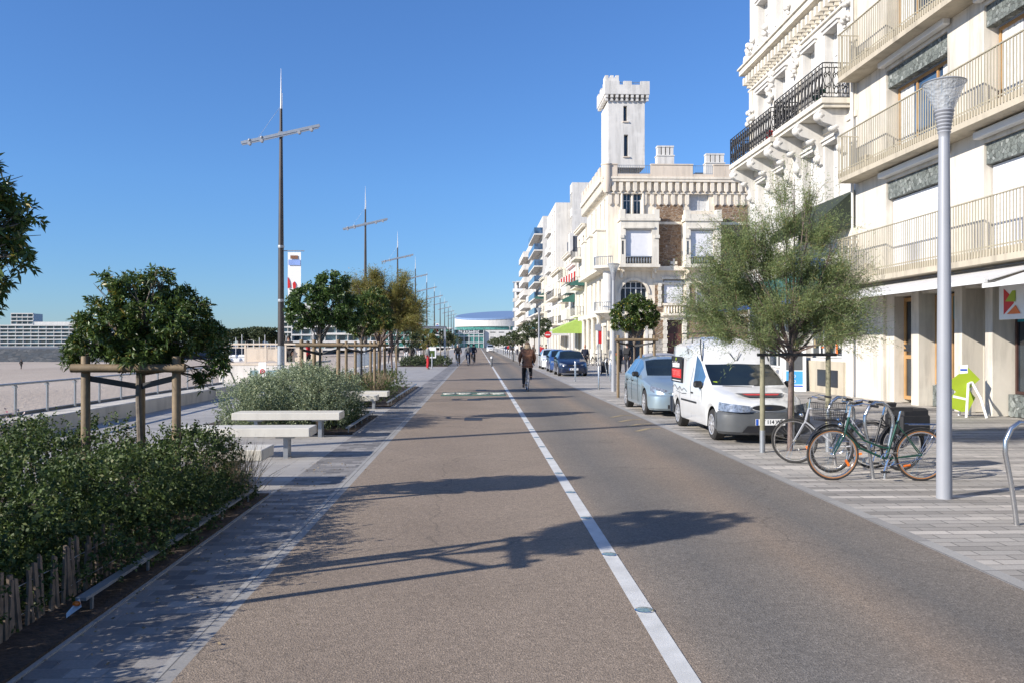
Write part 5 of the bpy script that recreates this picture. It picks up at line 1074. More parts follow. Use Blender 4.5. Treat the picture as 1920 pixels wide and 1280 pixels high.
sb = thing('shop_sign', 'white hanging shop sign with a red and green triangle', 'shop sign', (12.35,Y(19.3,12.35),2.75), 0)
MB(FR).rbox((-1.1,-.42,-.02),(.95,.42,.02),.01).build('board', M['whiteplain'], sb)
MB(FR).prism([(.75,-.3),(.75,.3),(.38,.05),(.38,-.05)],.021,.03).build('red_shape', M['red'], sb); MB(FR).prism([(.68,0),(.42,.24),(.3,.24),(.3,-.02)],.031,.036).build('green_shape', M['lime'], sb)
MB(FR).prism([(.62,-.3),(.3,-.1),(.12,-.3)],.031,.036).build('orange_shape', M['orange'], sb)
text_mesh('CIC', .62, M['teal'], sb, 'lettering', (-.05,-.55,0), (R(90),0,R(-90)), ext=.004) if False else text_mesh('O', .62, M['teal'], sb, 'lettering', (-.035,-.3,0), (R(90),0,R(-90)), ext=.004, bold=.02)
for k,(a,b,lab) in enumerate(((18.3,28.2,'long grey white shop awning under the first balcony of the apartment block'),(9.5,18.1,'grey white shop awning at the right edge, slightly lower at the front'))):
    aw = thing('awning', lab, 'awning', (12.6,B0,0)); u0,u1 = D2(a),D2(b)-(.25 if k==0 else 0); zf = 3.12 if k==0 else 3.0; wf = 1.75 if k==0 else 1.9
    MB(FR).add([(u0,3.62,.05),(u1,3.62,.05),(u1,zf,wf),(u0,zf,wf),(u0,3.60,.05),(u1,3.60,.05),(u1,zf-.02,wf),(u0,zf-.02,wf)],[(0,1,2,3),(7,6,5,4),(0,4,5,1),(1,5,6,2),(2,6,7,3),(3,7,4,0)]).build('cloth', M['awn_white'], aw)
    MB(FR).box((u0-.02,zf-.06,wf),(u1+.02,zf+.03,wf+.07)).build('front_bar', M['framewhite'], aw)
    for uu in (u0+.3,(u0+u1)/2,u1-.3): MB(FR).tube([(uu,3.35,.1),(uu+.5,3.2,.9),(uu,zf-.03,wf)],.025,6).build('arm', M['framewhite'], aw, True)

# ---- ornate white building
hb = thing('ornate_building', 'tall ornate white building with black iron balconies', 'building', (12.6, 27.92, 0)); Lh = 11.25
U2 = lambda px: 20160/(px-897)-28.42
cols = [(8.68,10.0),(6.55,7.68),(3.5,4.65),(1.5,2.55)]
hs = []
for (a,b) in cols: hs += [(a,b,6.15,8.95),(a,b,10.15,12.98),(a,b,15.2,17.0)]
gsh = [(1.2,4.6,1.25,3.9),(5.3,6.6,.15,3.4),(7.3,10.6,.75,3.5)]
MB(FR).holes(0,Lh,0,18.9,hs+gsh,-.38,0).quad((Lh,0,0),(Lh,18.9,0),(Lh,18.9,-12),(Lh,0,-12)).quad((0,0,0),(0,18.9,0),(0,18.9,-12),(0,0,-12)).quad((0,18.9,0),(Lh,18.9,0),(Lh,18.9,-12),(0,18.9,-12)).build('wall', M['white'], hb)
for (a,b) in cols:
    for (z0,z1) in ((6.15,8.95),(10.15,12.98),(15.2,17.0)):
        win(hb, FR, a+.02,b-.02,z0+.02,z1-.02,-.33,'framewhite','glass',1,.72,curtain=True)
        MB(FR).box((a-.14,z1-.0,.003),(b+.14,z1+.12,.10)).box((a-.14,z0,.003),(a-.02,z1-.002,.05)).box((b+.02,z0,.003),(b+.14,z1-.002,.05)).box((a-.18,z1+.122,.003),(b+.18,z1+.17,.16)).build('window_surround', M['white'], hb)
tr = MB(FR)
tr.box((-.0,14.05,.002),(Lh+.1,14.25,.18)).box((0,14.252,.002),(Lh+.3,14.5,.42)).box((0,14.502,.002),(Lh+.36,14.58,.5)).box((0,13.42,.002),(Lh+.05,13.50,.08)).box((0,9.35,.002),(Lh+.04,9.55,.07)).box((0,5.35,.002),(Lh+.1,5.62,.18)).box((0,5.0,.002),(Lh+.02,5.08,.06))
tr.box((0,18.0,.002),(Lh+.1,18.2,.25)).box((0,18.202,.002),(Lh+.35,18.6,.48)).box((0,18.602,.002),(Lh+.4,18.75,.58))
i = 0; u = .15
while u < Lh-.1:
    tr.prism([(13.70,.003),(13.70,.12),(13.95,.36),(14.048,.38),(14.048,.003)], u, u+.17, 'x') if False else tr.box((u,13.72,.003),(u+.18,14.046,.34)).box((u+.02,13.60,.003),(u+.16,13.718,.16)); u += .42
for u0 in (.15,5.0,10.9): tr.box((u0-.12,9.56,.002),(u0+.28,13.40,.06))
for k in range(22): zz = 5.7+k*.001
tr.build('cornice', M['whitecream'], hb)
def garland(u,v,sc=1): 
    m_ = MB(FR); g2 = random.Random(int(u*10+v))
    for _ in range(16): m_.ball((u+g2.uniform(-.3,.3)*sc, v+g2.uniform(-.5,.5)*sc, .06+g2.uniform(0,.10)), g2.uniform(.06,.13)*sc, 8,5)
    m_.build('carved_ornament', M['white'], hb, True)
for (u,v) in ((8.15,12.7),(5.3,12.9),(.6,13),(10.9,12.0),(8.9,14.95),(6.2,14.9),(3.2,15)): garland(u,v,1.15)
garland(11.0,14.95,1.5)
def console(u, v):
    m_ = MB(FR); pr = [(0,-1.5),(.12,-1.45),(.2,-1.1),(.25,-.8),(.42,-.6),(.62,-.52),(.86,-.45),(1.0,-.30),(1.02,-.12),(.95,0),(0,0)]
    m_.add([(u-.19,v+b,a) for a,b in pr]+[(u+.19,v+b,a) for a,b in pr],[tuple(range(10,-1,-1)),tuple(range(11,22))]+[(i,(i+1)%11,11+(i+1)%11,11+i) for i in range(11)])
    m_.ball((u,v-.22,.92),.20,10,6,(1.15,1,1)).ball((u,v-1.25,.16),.17,10,6,(1.2,1,1)).ball((u,v-.6,.42),.19,10,6,(1.2,.8,1)); m_.build('console', M['white'], hb, True)
def ironrail(parent, u0,u1,v0,h,w,deep):
    k = MB(FR)
    def pan_(P0,P1):
        P0,P1=Vector(P0),Vector(P1); L_=(P1-P0).length; n=max(2,int(L_/.30)); e=(P1-P0)/n; up=Vector((0,1,0))
        for z in (.02,.16,h-.16,h): k.tube([P0+up*z,P1+up*z],.022 if z in (.02,h) else .015,5)
        for i in range(n+1): k.tube([P0+e*i,P0+e*i+up*h],.018,4)
        for i in range(n):
            c=P0+e*(i+.5)+up*(h*.5); ee=e*.5
            for (sx,sy,s2) in ((0,0,.95),(0,.3,.5),(0,-.3,.5),(.45,.16,.35),(-.45,-.16,.35),(.45,-.2,.3),(-.45,.2,.3)):
                q=c+ee*sx+up*(sy*h*.95)
                k.tube([q+ee*(s2*math.cos(t))*.9+up*(s2*.30*math.sin(t)*h*.7) for t in np.linspace(0,2*math.pi,9)],.015,3,False)
            for s in (-.5,.5): k.tube([P0+e*(i+.5+s*.5)+up*.05,P0+e*(i+.5+s*.5)+up*(h-.05)],.009,3,False)
    pan_((u0,v0,w),(u1,v0,w)); pan_((u0,v0,w-deep),(u0,v0,w)); pan_((u1,v0,w),(u1,v0,w-deep)); return k.build('railing', M['blackiron'], parent, norm=False)
for (a,b,z) in ((5.55,11.1,9.98),(.45,5.25,10.08)):
    q = MB(FR).box((a,z-.18,.002),(b,z,1.02)).box((a+.06,z-.30,.002),(b-.06,z-.182,.94)).build('balcony', M['whitecream'], hb); ironrail(q, a+.04,b-.04,z,1.18,.97,.92)
    pb = MB(FR)
    for j in range(14):
        rr_ = rnd.uniform(.05,.09); pb.ball((a+.3+rnd.random()*.9, z+.18+rnd.random()*.2,.8),rr_,6,4)
    pb.build('flowers', M['red'] if a>5 else M['bikegreen'], q)
for u in (10.7,8.2,6.0): console(u,9.68)
for u in (4.9,2.9,.9): console(u,9.76)
# dark green glazed awning on the first floor and shopfront
aw = thing('awning', 'dark green awning jutting from the first floor of the ornate white building', 'awning', (12.6,27.92,0))
MB(FR).add([(.1,6.9,.05),(4.9,6.9,.05),(4.9,5.9,1.25),(.1,5.9,1.25),(.1,6.86,.05),(4.9,6.86,.05),(4.9,5.86,1.25),(.1,5.86,1.25)],[(0,1,2,3),(7,6,5,4),(0,4,5,1),(1,5,6,2),(2,6,7,3),(3,7,4,0)]).build('cloth', M['awn_dark'], aw)
MB(FR).add([(.1,6.86,.06),(.1,5.86,1.24),(.1,5.60,1.24),(.1,5.60,.06)],[(0,1,2,3)]).box((.1,5.60,1.22),(4.9,5.86,1.25)).build('valance', M['awn_dark'], aw)
aw = thing('awning', 'teal shop awning on the ground floor of the ornate white building', 'awning', (12.6,27.92,0))
MB(FR).add([(.3,4.55,.05),(10.9,4.55,.05),(10.9,3.45,1.6),(.3,3.45,1.6),(.3,4.52,.05),(10.9,4.52,.05),(10.9,3.42,1.6),(.3,3.42,1.6)],[(0,1,2,3),(7,6,5,4),(0,4,5,1),(1,5,6,2),(2,6,7,3),(3,7,4,0)]).box((.3,3.16,1.585),(10.9,3.42,1.6)).build('cloth', M['awn_teal'], aw)
MB(FR).box((.3,3.18,1.602),(10.9,3.34,1.608)).build('blue_trim', M['blue'], aw)
s_ = thing('shop_sign', 'blue projecting shop sign with white lettering blobs seen through the tamarisk', 'shop sign', (12.0,30.6,4.35)); MB().rbox((-.6,-.06,0),(.6,.06,.5),.02).build('board', M['blue'], s_); MB().prism([(-.35,.1),(-.1,.1),(.05,.35),(-.2,.35)],-.068,-.061,'y').ball((.28,-.06,.24),.1,8,6,(1,.2,1)).build('mark', M['whiteplain'], s_)
win(hb, FR, 1.22,4.58,1.27,3.88,-.33,'framewhite','glass',2,fw=.07,name='shop_window'); win(hb, FR, 5.32,6.58,.17,3.38,-.33,'framewhite','glass',0,.3,fw=.1,name='door'); win(hb, FR, 7.32,10.58,.77,3.48,-.33,'framewhite','glass',2,fw=.07,name='shop_window')
for i in range(12):
    if i%3 != 1: MB(FR).box((1.4+i*.25,1.42+.1*(i%3),-.255),(1.56+i*.25,1.68+.09*(i%4),-.25)).build('window_display', M[['brown','yellowpaint','whiteplain','orange','curtain'][i%5]], hb)
MB(FR).box((.9,0,.002),(5.1,1.15,.10)).build('base_wall', M['slab'], hb); 
for (a,b) in ((1.3,1.9),(2.3,3.1)): MB(FR).box((a,.25,.101),(b,.85,.11)).build('vent', M['black'], hb)
MB(FR).tube([(.12,0,.12),(.12,17.9,.12)],.055,8).build('drainpipe', M['white'], hb, True)

# ---- crenellated house with tower
kx = 21.05; cu = lambda px: (px-897)/kx-11.5; cv = lambda py: 1.76+(645-py)/kx
ch = thing('crenellated_house', 'cream stone house with a square white crenellated tower', 'building', (11.5, 75.55, 0)); W_ = 17.0; DP = 14.5
holes = [(cu(1168),cu(1203),cv(411),cv(362)), (cu(1163),cu(1214),cv(572),cv(527)), (cu(1244),cu(1283),cv(570),cv(524)), (cu(1251),cu(1281),.0,cv(600)), (cu(1293),cu(1330),cv(395),cv(362)),(cu(1178),cu(1208),.0,cv(612)),(cu(1307),cu(1330),cv(590),cv(545))]
holes = [(max(a,0.02),b,c,d) for a,b,c,d in holes]
MB(FS).holes(0,W_,0,cv(335),holes,-.5,0).build('front_wall', M['cream'], ch)
MB(FR).holes(0,DP,0,cv(335),[(1.2,2.2,8.6,11.2),(4,5,8.6,11.2),(7,8.2,8.6,11.2),(10,11.2,8.6,11.2),(1.2,2.4,5.3,7.8),(4,5.4,5.3,7.8),(7,8.4,5.3,7.8),(10,11.4,5.3,7.8),(1.4,2.2,12.4,14.9),(4.2,5,12.4,14.9),(7.2,8,12.4,14.9),(10.2,11,12.4,14.9),(1,3,0,3.4),(4.2,6.4,0,3.4),(7.6,9.8,0,3.4),(11,13,0,3.4)],-.5,0).build('street_wall', M['whitecream'], ch)
for (a,b,c,d) in [(1.2,2.2,8.6,11.2),(4,5,8.6,11.2),(7,8.2,8.6,11.2),(10,11.2,8.6,11.2),(1.2,2.4,5.3,7.8),(4,5.4,5.3,7.8),(7,8.4,5.3,7.8),(10,11.4,5.3,7.8),(1.4,2.2,12.4,14.9),(4.2,5,12.4,14.9),(7.2,8,12.4,14.9),(10.2,11,12.4,14.9),(1,3,0,3.4),(4.2,6.4,0,3.4),(7.6,9.8,0,3.4),(11,13,0,3.4)]: win(ch, FR, a+.02,b-.02,c+.02,d-.02,-.45,'framewhite','glass',1)
MB().box((.0,0.01,cv(335)-.1),(W_,DP,cv(335)+.05)).box((W_-.02,.01,0),(W_,DP,cv(335)-.11)).box((0,DP-.02,0),(W_-.03,DP,cv(335)-.11)).build('rear_wall', M['cream'], ch)
# rubble stone panels
def pnl(x0,x1,y0,y1,m,w=.04,nm='stone_panel'): return MB(FS).box((cu(x0),cv(y1),.003),(cu(x1),cv(y0),w)).build(nm, M[m], ch)
pnl(1231,1281,384,416,'brick'); pnl(1231,1278,421,501,'brick'); pnl(1341,1404,384,416,'brick'); pnl(1345,1404,421,501,'brick'); pnl(1228,1243,535,585,'brick'); pnl(1287,1304,535,588,'brick'); pnl(1334,1404,535,590,'brick'); pnl(1288,1404,594,636,'brick'); pnl(1222,1243,600,636,'brick')
pnl(1136,1172,637,683,'plinth',.09); pnl(1213,1249,637,683,'plinth',.09); pnl(1283,1420,637,683,'plinth',.09)
pnl(1420,1480,384,683,'brick',.05)
tr = MB(FS)
tr.box((cu(1225),cv(421),.003),(W_,cv(416),.08)).box((-.1,cv(508),.003),(W_,cv(500),.5)).box((-.05,cv(594),.003),(W_,cv(589),.12)).box((cu(1225),cv(533),.003),(W_,cv(529),.09))
# upper machicolation: two rows of corbels with little arches
for row,(ya,yb,ww,sp,ph) in enumerate(((342,362,.34,.63,0),(364,386,.16,.63,.3))):
    u = -.3+ph
    while u < W_-.3:
        skip = row==1 and (cu(1160)<u+.2<cu(1207) or cu(1290)<u+.2<cu(1333))
        if not skip: tr.prism([(u,cv(yb)+.18),(u+.17,cv(yb)),(u+.34,cv(yb)+.18),(u+.34,cv(ya)),(u,cv(ya))], .003, ww)
        u += sp
tr.box((-.55,cv(342),.003),(W_+.1,cv(337),.42)).box((-.3,cv(364),.003),(W_,cv(362),.22)).box((-.55,cv(337)+.002,.003),(W_+.1,cv(333),.48))
tr.build('cornice', M['cream'], ch)
tr = MB(FR); u = -.1
while u < DP: tr.prism([(u,cv(362)+.18),(u+.17,cv(362)),(u+.34,cv(362)+.18),(u+.34,cv(342)),(u,cv(342))], .003, .55); u += .63
tr.box((0.003,cv(342),.003),(DP+.3,cv(333),.70)).box((0.003,cv(508),.003),(DP,cv(500),.9)).box((.003,cv(594),.003),(DP,cv(586),.95)); tr.build('street_cornice', M['whitecream'], ch)
# parapet with rail insets
pa = MB(FS); zt, zb = cv(311), cv(333)
for (a,b) in ((-.1,cu(1156)),(cu(1219),cu(1298)),(cu(1337),W_)): pa.box((a,zb,.15),(b,zt,.40)).box((a-.03,zt+.002,.10),(b+.03,zt+.10,.46))
for (a,b) in ((cu(1156),cu(1219)),(cu(1298),cu(1337))): pa.box((a+.002,zb,.15),(b-.002,zb+.25,.38))
for px in (1241,1278,1358,1394): pa.box((cu(px)-.03,zb+.15,.402),(cu(px)+.03,zt-.1,.41))
pa.build('parapet', M['cream2'], ch)
rt = MB(); rt.lathe([(.50,zb),(.50,zt),(.55,zt+.002),(.55,zt+.1),(.001,zt+.1)], (-.08,-.06,0), 20); rt.lathe([(.30,cv(362)),(.4,cv(352)),(.52,cv(342)),(.52,zb)], (-.08,-.06,0), 20); rt.build('corner_turret', M['cream2'], ch, True)
pa = MB(FR)
for i in range(7): pa.box((.9+i*2,zb,.1),(.9+i*2+1.3,zt,.6))
pa.box((.7,zb,.12),(DP,zb+.6,.58)); pa.build('street_parapet', M['cream2'], ch)
for (a,b) in ((cu(1156),cu(1219)),(cu(1298),cu(1337))): railing(ch, FS, a+.05,b-.05,zb+.25,.78,.3,sp=.16,bw=.03,m='galv',drop=0)
# oriel bays
def oriel(pa_, pb_, m='whitecream'):
    a,b = cu(pa_),cu(pb_); z0,z1 = cv(503),cv(418); o = MB(FS); D_=1.25
    o.holes(a,b,z0,z1,[(a+.45,b-.62,cv(497),cv(434))],D_-.3,D_).quad((a,z0,0),(a,z1,0),(a,z1,D_),(a,z0,D_)).quad((b,z0,0),(b,z1,0),(b,z1,D_),(b,z0,D_)).quad((a,z1,0),(b,z1,0),(b,z1,D_),(a,z1,D_)).quad((a,z0,0),(b,z0,0),(b,z0,D_),(a,z0,D_))
    o.box((a-.12,z1+.002,.003),(b+.12,z1+.22,D_+.12)).box((a-.05,z1+.222,.6),(a+.42,cv(397),D_+.04)).box((b-.42,z1+.222,.6),(b+.05,cv(397),D_+.04)).box((a+.425,z1+.223,.9),(b-.425,z1+.6,D_+.02))
    for k in (.02,): o.box((a-.05,z1+.222,.1),(a+.2,cv(404),.59)).box((b-.2,z1+.222,.1),(b+.05,cv(404),.59))
    o.box((a+.2,cv(434)+.1,D_+.002),(b-.4,cv(434)+.25,D_+.12)).box((a-.06,cv(450),D_+.002),(a+.3,cv(444),D_+.1)).box((b-.42,cv(450),D_+.002),(b+.06,cv(444),D_+.1)).box((a-.08,z0-.02,.003),(b+.1,z0+.22,D_+.1))
    q = o.build('bay', M[m], ch); shut(q, FS, a+.47,b-.64,cv(483),cv(435),D_-.28,False)
    k = MB(FS); n=9
    for i in range(n): u=a+.5+(b-a-1.17)*(i+.5)/n; k.tube([(u,cv(496),D_-.06),(u,cv(491),D_-.06),(u,cv(485),D_-.06)],[.04,.075,.035],6)
    k.box((a+.46,cv(485),D_-.14),(b-.63,cv(483),D_+.02)); k.build('balustrade', M['galv'], q)
    for zz in ((cv(480),cv(455)),): MB(FS).box((a+.12,zz[0],D_+.002),(a+.26,zz[1],D_+.008)).build('slit_window', M['glass'], q); MB().box((b+.003,-.85,zz[0]),(b+.012,-.5,zz[1])).build('slit_window', M['glass'], q)
    for uu in (a+.25,b-.3):
        MB(FS).prism([(uu-.14,z0-.03),(uu+.14,z0-.03),(uu+.10,z0-.9),(uu-.10,z0-.9)],.003,.35).prism([(uu-.14,z0-.03),(uu+.14,z0-.03),(uu+.12,z0-.5)],.352,1.0).build('corbel', M['cream'], ch)
oriel(1159,1230); oriel(1280,1346)
# windows of the front
a,b = cu(1168),cu(1203); c_ = (a+b)/2
for (x0,x1) in ((a+.02,c_-.12),(c_+.12,b-.02)): win(ch, FS, x0,x1,cv(410),cv(363),-.3,'framewhite','glass',1,.72)
MB(FS).tube([(c_,cv(411),-.05),(c_,cv(362),-.05)],.12,10).tube([(a-.12,cv(411),.1),(a-.12,cv(362),.1)],.12,8).tube([(b+.12,cv(411),.1),(b+.12,cv(362),.1)],.12,8).build('colonnette', M['cream'], ch, True)
win(ch, FS, cu(1293)+.02,cu(1330)-.02,cv(394),cv(363),-.3,'framewhite','curtain',1)
# arched window: glass behind an arch plate
aw_ = win(ch, FS, cu(1163)+.02,cu(1214)-.02,cv(571),cv(528),-.4,'framewhite','glass',4,.72,fw=.07)
ar = MB(FS); ua,ub = cu(1163),cu(1214); zc = cv(551); rr = (ub-ua)/2; uc=(ua+ub)/2; n=14; top=cv(524)
for i in range(n):
    t0,t1 = math.pi*i/n, math.pi*(i+1)/n; p0=(uc+rr*math.cos(t0),zc+rr*.98*math.sin(t0)); p1=(uc+rr*math.cos(t1),zc+rr*.98*math.sin(t1))
    ar.add([(p0[0],p0[1],.02),(p1[0],p1[1],.02),(p1[0],top,.02),(p0[0],top,.02),(p0[0],p0[1],-.3),(p1[0],p1[1],-.3)],[(0,1,2,3),(0,4,5,1)])
    ar.add([(uc+(rr+.22)*math.cos(t0),zc+(rr+.22)*math.sin(t0),.10),(uc+(rr+.22)*math.cos(t1),zc+(rr+.22)*math.sin(t1),.10),(p1[0],p1[1],.10),(p0[0],p0[1],.10),(p0[0],p0[1],.02),(p1[0],p1[1],.02)],[(0,1,2,3),(3,2,5,4)])
ar.build('arch', M['cream'], ch, norm=False)
shut(ch, FS, cu(1246),cu(1281),cv(568),cv(526),-.15,False); MB(FS).box((cu(1240),cv(524),.003),(cu(1287),cv(519),.16)).build('lintel', M['cream'], ch)
k = MB(FS)
for i in range(7): u=cu(1246)+i*.25+.1; k.tube([(u,cv(588),.25),(u,cv(580),.25),(u,cv(573),.25)],[.05,.09,.05],8)
k.box((cu(1242),cv(573),.12),(cu(1285),cv(569),.4)).box((cu(1242),cv(592),.12),(cu(1285),cv(588),.42)).build('balustrade', M['cream'], ch, True)
cr = MB(FS); u0=cu(1262); cr.box((u0-.08,cv(499),.3),(u0+.08,cv(486),.45)).box((u0-.3,cv(496),.3),(u0-.1,cv(491),.44)).box((u0+.1,cv(496),.3),(u0+.3,cv(491),.44)).box((u0-.35,cv(499)+.001,.28),(u0+.35,cv(498),.46)).build('finial', M['cream'], ch)
for p in (1237,1290): 
    q = MB(FS)
    for i in range(6): q.box((cu(p)-.13-.05*(i%2),cv(530)-.36*(i+1)+.02,.01),(cu(p)+.13+.05*((i+1)%2),cv(530)-.36*i,.14))
    q.build('quoins', M['whitecream'], ch)
for p in (1247,1284,1219):
    q = MB(FS)
    for i in range(11): q.box((cu(p)-.15-.06*(i%2),.1+.36*i,.10),(cu(p)+.15+.06*(i%2),.1+.36*(i+1)-.02,.17))
    q.build('quoins', M['whitecream'], ch)
dd = MB(FS).box((cu(1251)+.02,0,-.45),(cu(1281)-.02,cv(601),-.35)).build('door', M['darkbrown'], ch); q=MB(FS)
for i in range(2):
    for j in range(3): q.box((cu(1251)+.12+i*.66,.3+j*.85,-.349),(cu(1251)+.66+i*.66,1.0+j*.85,-.32))
q.build('door_panel', mat('reddish brown panel', (.10,.035,.03), .5), dd)
win(ch, FS, cu(1178)+.02,cu(1208)-.02,.02,cv(613),-.4,'darkbrown','glass',1,.75,name='door'); MB(FS).box((cu(1172),cv(612),.1),(cu(1176),0,.2)).box((cu(1209),cv(612),.1),(cu(1214),0,.2)).build('door_frame', M['white'], ch)
win(ch, FS, cu(1307)+.02,cu(1330)-.02,cv(589),cv(546),-.3,'framewhite','curtain',1)
# corner round column, balcony and ground floor columns
MB().tube([(.0,-.25,cv(585)),(.0,-.25,cv(508))],.46,18).build('corner_column', M['white'], ch, True)
cb = MB().lathe([(.2,cv(600)),(.9,cv(590)),(1.35,cv(588)),(1.38,cv(584)),(.2,cv(584))], (.1,-.1,0), 24, R(150), R(280)).build('corner_balcony', M['whitecream'], ch, True)
q = MB()
for i in range(16): t=R(155+i*8); q.tube([(.1+1.3*math.cos(t),-.1+1.3*math.sin(t),cv(584)),(.1+1.3*math.cos(t),-.1+1.3*math.sin(t),cv(568))],.025,5)
q.tube([(.1+1.3*math.cos(R(155+i*8)),-.1+1.3*math.sin(R(155+i*8)),cv(568)) for i in range(16)],.04,6).build('railing', M['galv'], cb)
cb = MB().lathe([(.2,cv(514)),(.9,cv(508)),(1.4,cv(505)),(1.42,cv(500)),(.2,cv(500))], (.1,-.1,0), 24, R(150), R(280)).build('corner_balcony', M['whitecream'], ch, True)
q = MB()
for i in range(16): t=R(155+i*8); q.tube([(.1+1.32*math.cos(t),-.1+1.32*math.sin(t),cv(500)),(.1+1.32*math.cos(t),-.1+1.32*math.sin(t),cv(484))],.025,5)
q.tube([(.1+1.32*math.cos(R(155+i*8)),-.1+1.32*math.sin(R(155+i*8)),cv(484)) for i in range(16)],.04,6).build('railing', M['galv'], cb)
for (x,y) in ((-.75,.3),(-.75,4),(-.75,7.5),(-.75,11),(.35,-.35)): MB().tube([(x,y,0),(x,y,1.3),(x,y,1.31),(x,y,cv(598)),(x,y,cv(594))],[.33,.3,.22,.2,.34],14).build('column', M['plinth'] if False else M['whitecream'], ch, True)
for y in (2.2,6.8,11): q=MB(FR).box((y-1.1,cv(505),.02),(y+1.1,cv(430),.85)).box((y-1.2,cv(430)+.001,.02),(y+1.2,cv(427),.95)).build('street_bay', M['whitecream'], ch); MB(FR).box((y-.7,cv(490),.852),(y+.7,cv(445),.86)).build('window', M['shutter'], q)
fl_ = thing('shop_banner', 'small red vertical banner by the columns of the crenellated house', 'banner', (10.72,75.0,0)); MB().box((-.12,-.02,1.8),(.16,.02,3.3)).build('cloth', M['red'], fl_)
# tower
tw = MB(FS); ta,tb = cu(1145),cu(1215); z0,z1 = cv(308),cv(180); TD=4.4; y0=-1.5
def tq(p): return p
tf = ((0,1.5,0),(1,0,0),(0,-1,0)); t_ = MB(tf); t_.holes(ta,tb,z0,z1,[(cu(1174),cu(1181),cv(220),cv(190)),(cu(1175),cu(1183),cv(287),cv(245))],-.45,0).quad((ta,z0,0),(ta,z1,0),(ta,z1,-TD),(ta,z0,-TD)).quad((tb,z0,0),(tb,z1,0),(tb,z1,-TD),(tb,z0,-TD)).quad((ta,z0,-TD),(tb,z0,-TD),(tb,z1,-TD),(ta,z1,-TD))
tow = t_.build('tower', M['white'], ch)
MB(tf).box((cu(1172),cv(222),.002),(cu(1184),cv(220),.12)).box((cu(1173),cv(289),.002),(cu(1186),cv(287),.12)).build('sill', M['cream2'], tow)
MB(tf).box((cu(1173),cv(221),-.44),(cu(1182),cv(189),-.40)).box((cu(1174),cv(288),-.44),(cu(1184),cv(244),-.40)).build('pane', M['glass'], tow)
t_ = MB(tf); o_=.38; zz=cv(170); n=8
for i in range(n+1): u=ta-.3+(tb-ta+.6-.22)*i/n; t_.prism([(u,zz-.55),(u+.24,zz-.55),(u+.24,zz),(u,zz)],.002,.2).box((u,zz-.28,.201),(u+.24,zz,.34))
for i in range(9): v=-(TD)*(i)/8.5; t_.box((ta-.34,zz-.3,v-.24),(ta-.002,zz,v)).box((tb+.002,zz-.3,v-.24),(tb+.34,zz,v))
ztop=cv(152); t_.box((ta-o_,zz+.002,o_-.3),(tb+o_,ztop,o_)).box((ta-o_,zz+.002,-TD-o_),(ta-o_+.3,ztop,o_-.301)).box((tb+o_-.3,zz+.002,-TD-o_),(tb+o_,ztop,o_-.301)).box((ta-o_+.301,zz+.002,-TD-o_),(tb+o_-.301,ztop,-TD-o_+.3)).box((ta-o_+.31,zz+.3,-TD-o_+.31),(tb+o_-.31,zz+.4,o_-.31))
zm=cv(145); WW=tb-ta+2*o_
for (a,b) in ((0,.33),(.42,.60),(.80,1)): t_.box((ta-o_+WW*a,ztop+.002,o_-.3),(ta-o_+WW*b,zm,o_))
for (a,b) in ((.0,.22),(.4,.6),(.8,1)): t_.box((ta-o_,ztop+.002,-TD-o_+(TD+2*o_-.31)*a),(ta-o_+.3,zm,-TD-o_+(TD+2*o_-.31)*b)).box((tb+o_-.3,ztop+.002,-TD-o_+(TD+2*o_-.31)*a),(tb+o_,zm,-TD-o_+(TD+2*o_-.31)*b))
t_.box((ta-o_+.05,zm+.002,-.9),(ta-o_+1.3,cv(139),o_-.1)); 
for a in (0,.5,1.0): t_.box((ta-o_+.05+a*.95,cv(139)+.002,-.9),(ta-o_+.35+a*.95,cv(134),o_-.1))
t_.build('battlement', M['white'], tow)
railing(tow, tf, ta-o_+WW*.34,tb+o_-WW*.21,ztop-.05,.34,o_-.2,sp=.14,bw=.03,m='galv',drop=0)
for (a,b,yb,yo) in ((1233,1265,281,.1),(1342,1379,280,3)):
    q = MB(((0,yo,0),(1,0,0),(0,-1,0))); q.box((cu(a),cv(333),-.9),(cu(b),cv(292),0)).box((cu(a)-.05,cv(292)+.002,-.95),(cu(b)+.05,cv(290),.05))
    for i in range(4): w_=(cu(b)-cu(a))/4; q.box((cu(a)+w_*i+.06,cv(290)+.002,-.8),(cu(a)+w_*(i+1)-.04,cv(275),-.1)).box((cu(a)+w_*i+.02,cv(275)+.002,-.84),(cu(a)+w_*(i+1)-.0,cv(272),-.06))
    q.build('chimney', M['white'], ch)
for a in (1284,1326): MB(((0,4,0),(1,0,0),(0,-1,0))).box((cu(a),cv(333),-.4),(cu(a)+.8,cv(306),0)).build('roof_vent', M['black'], ch)

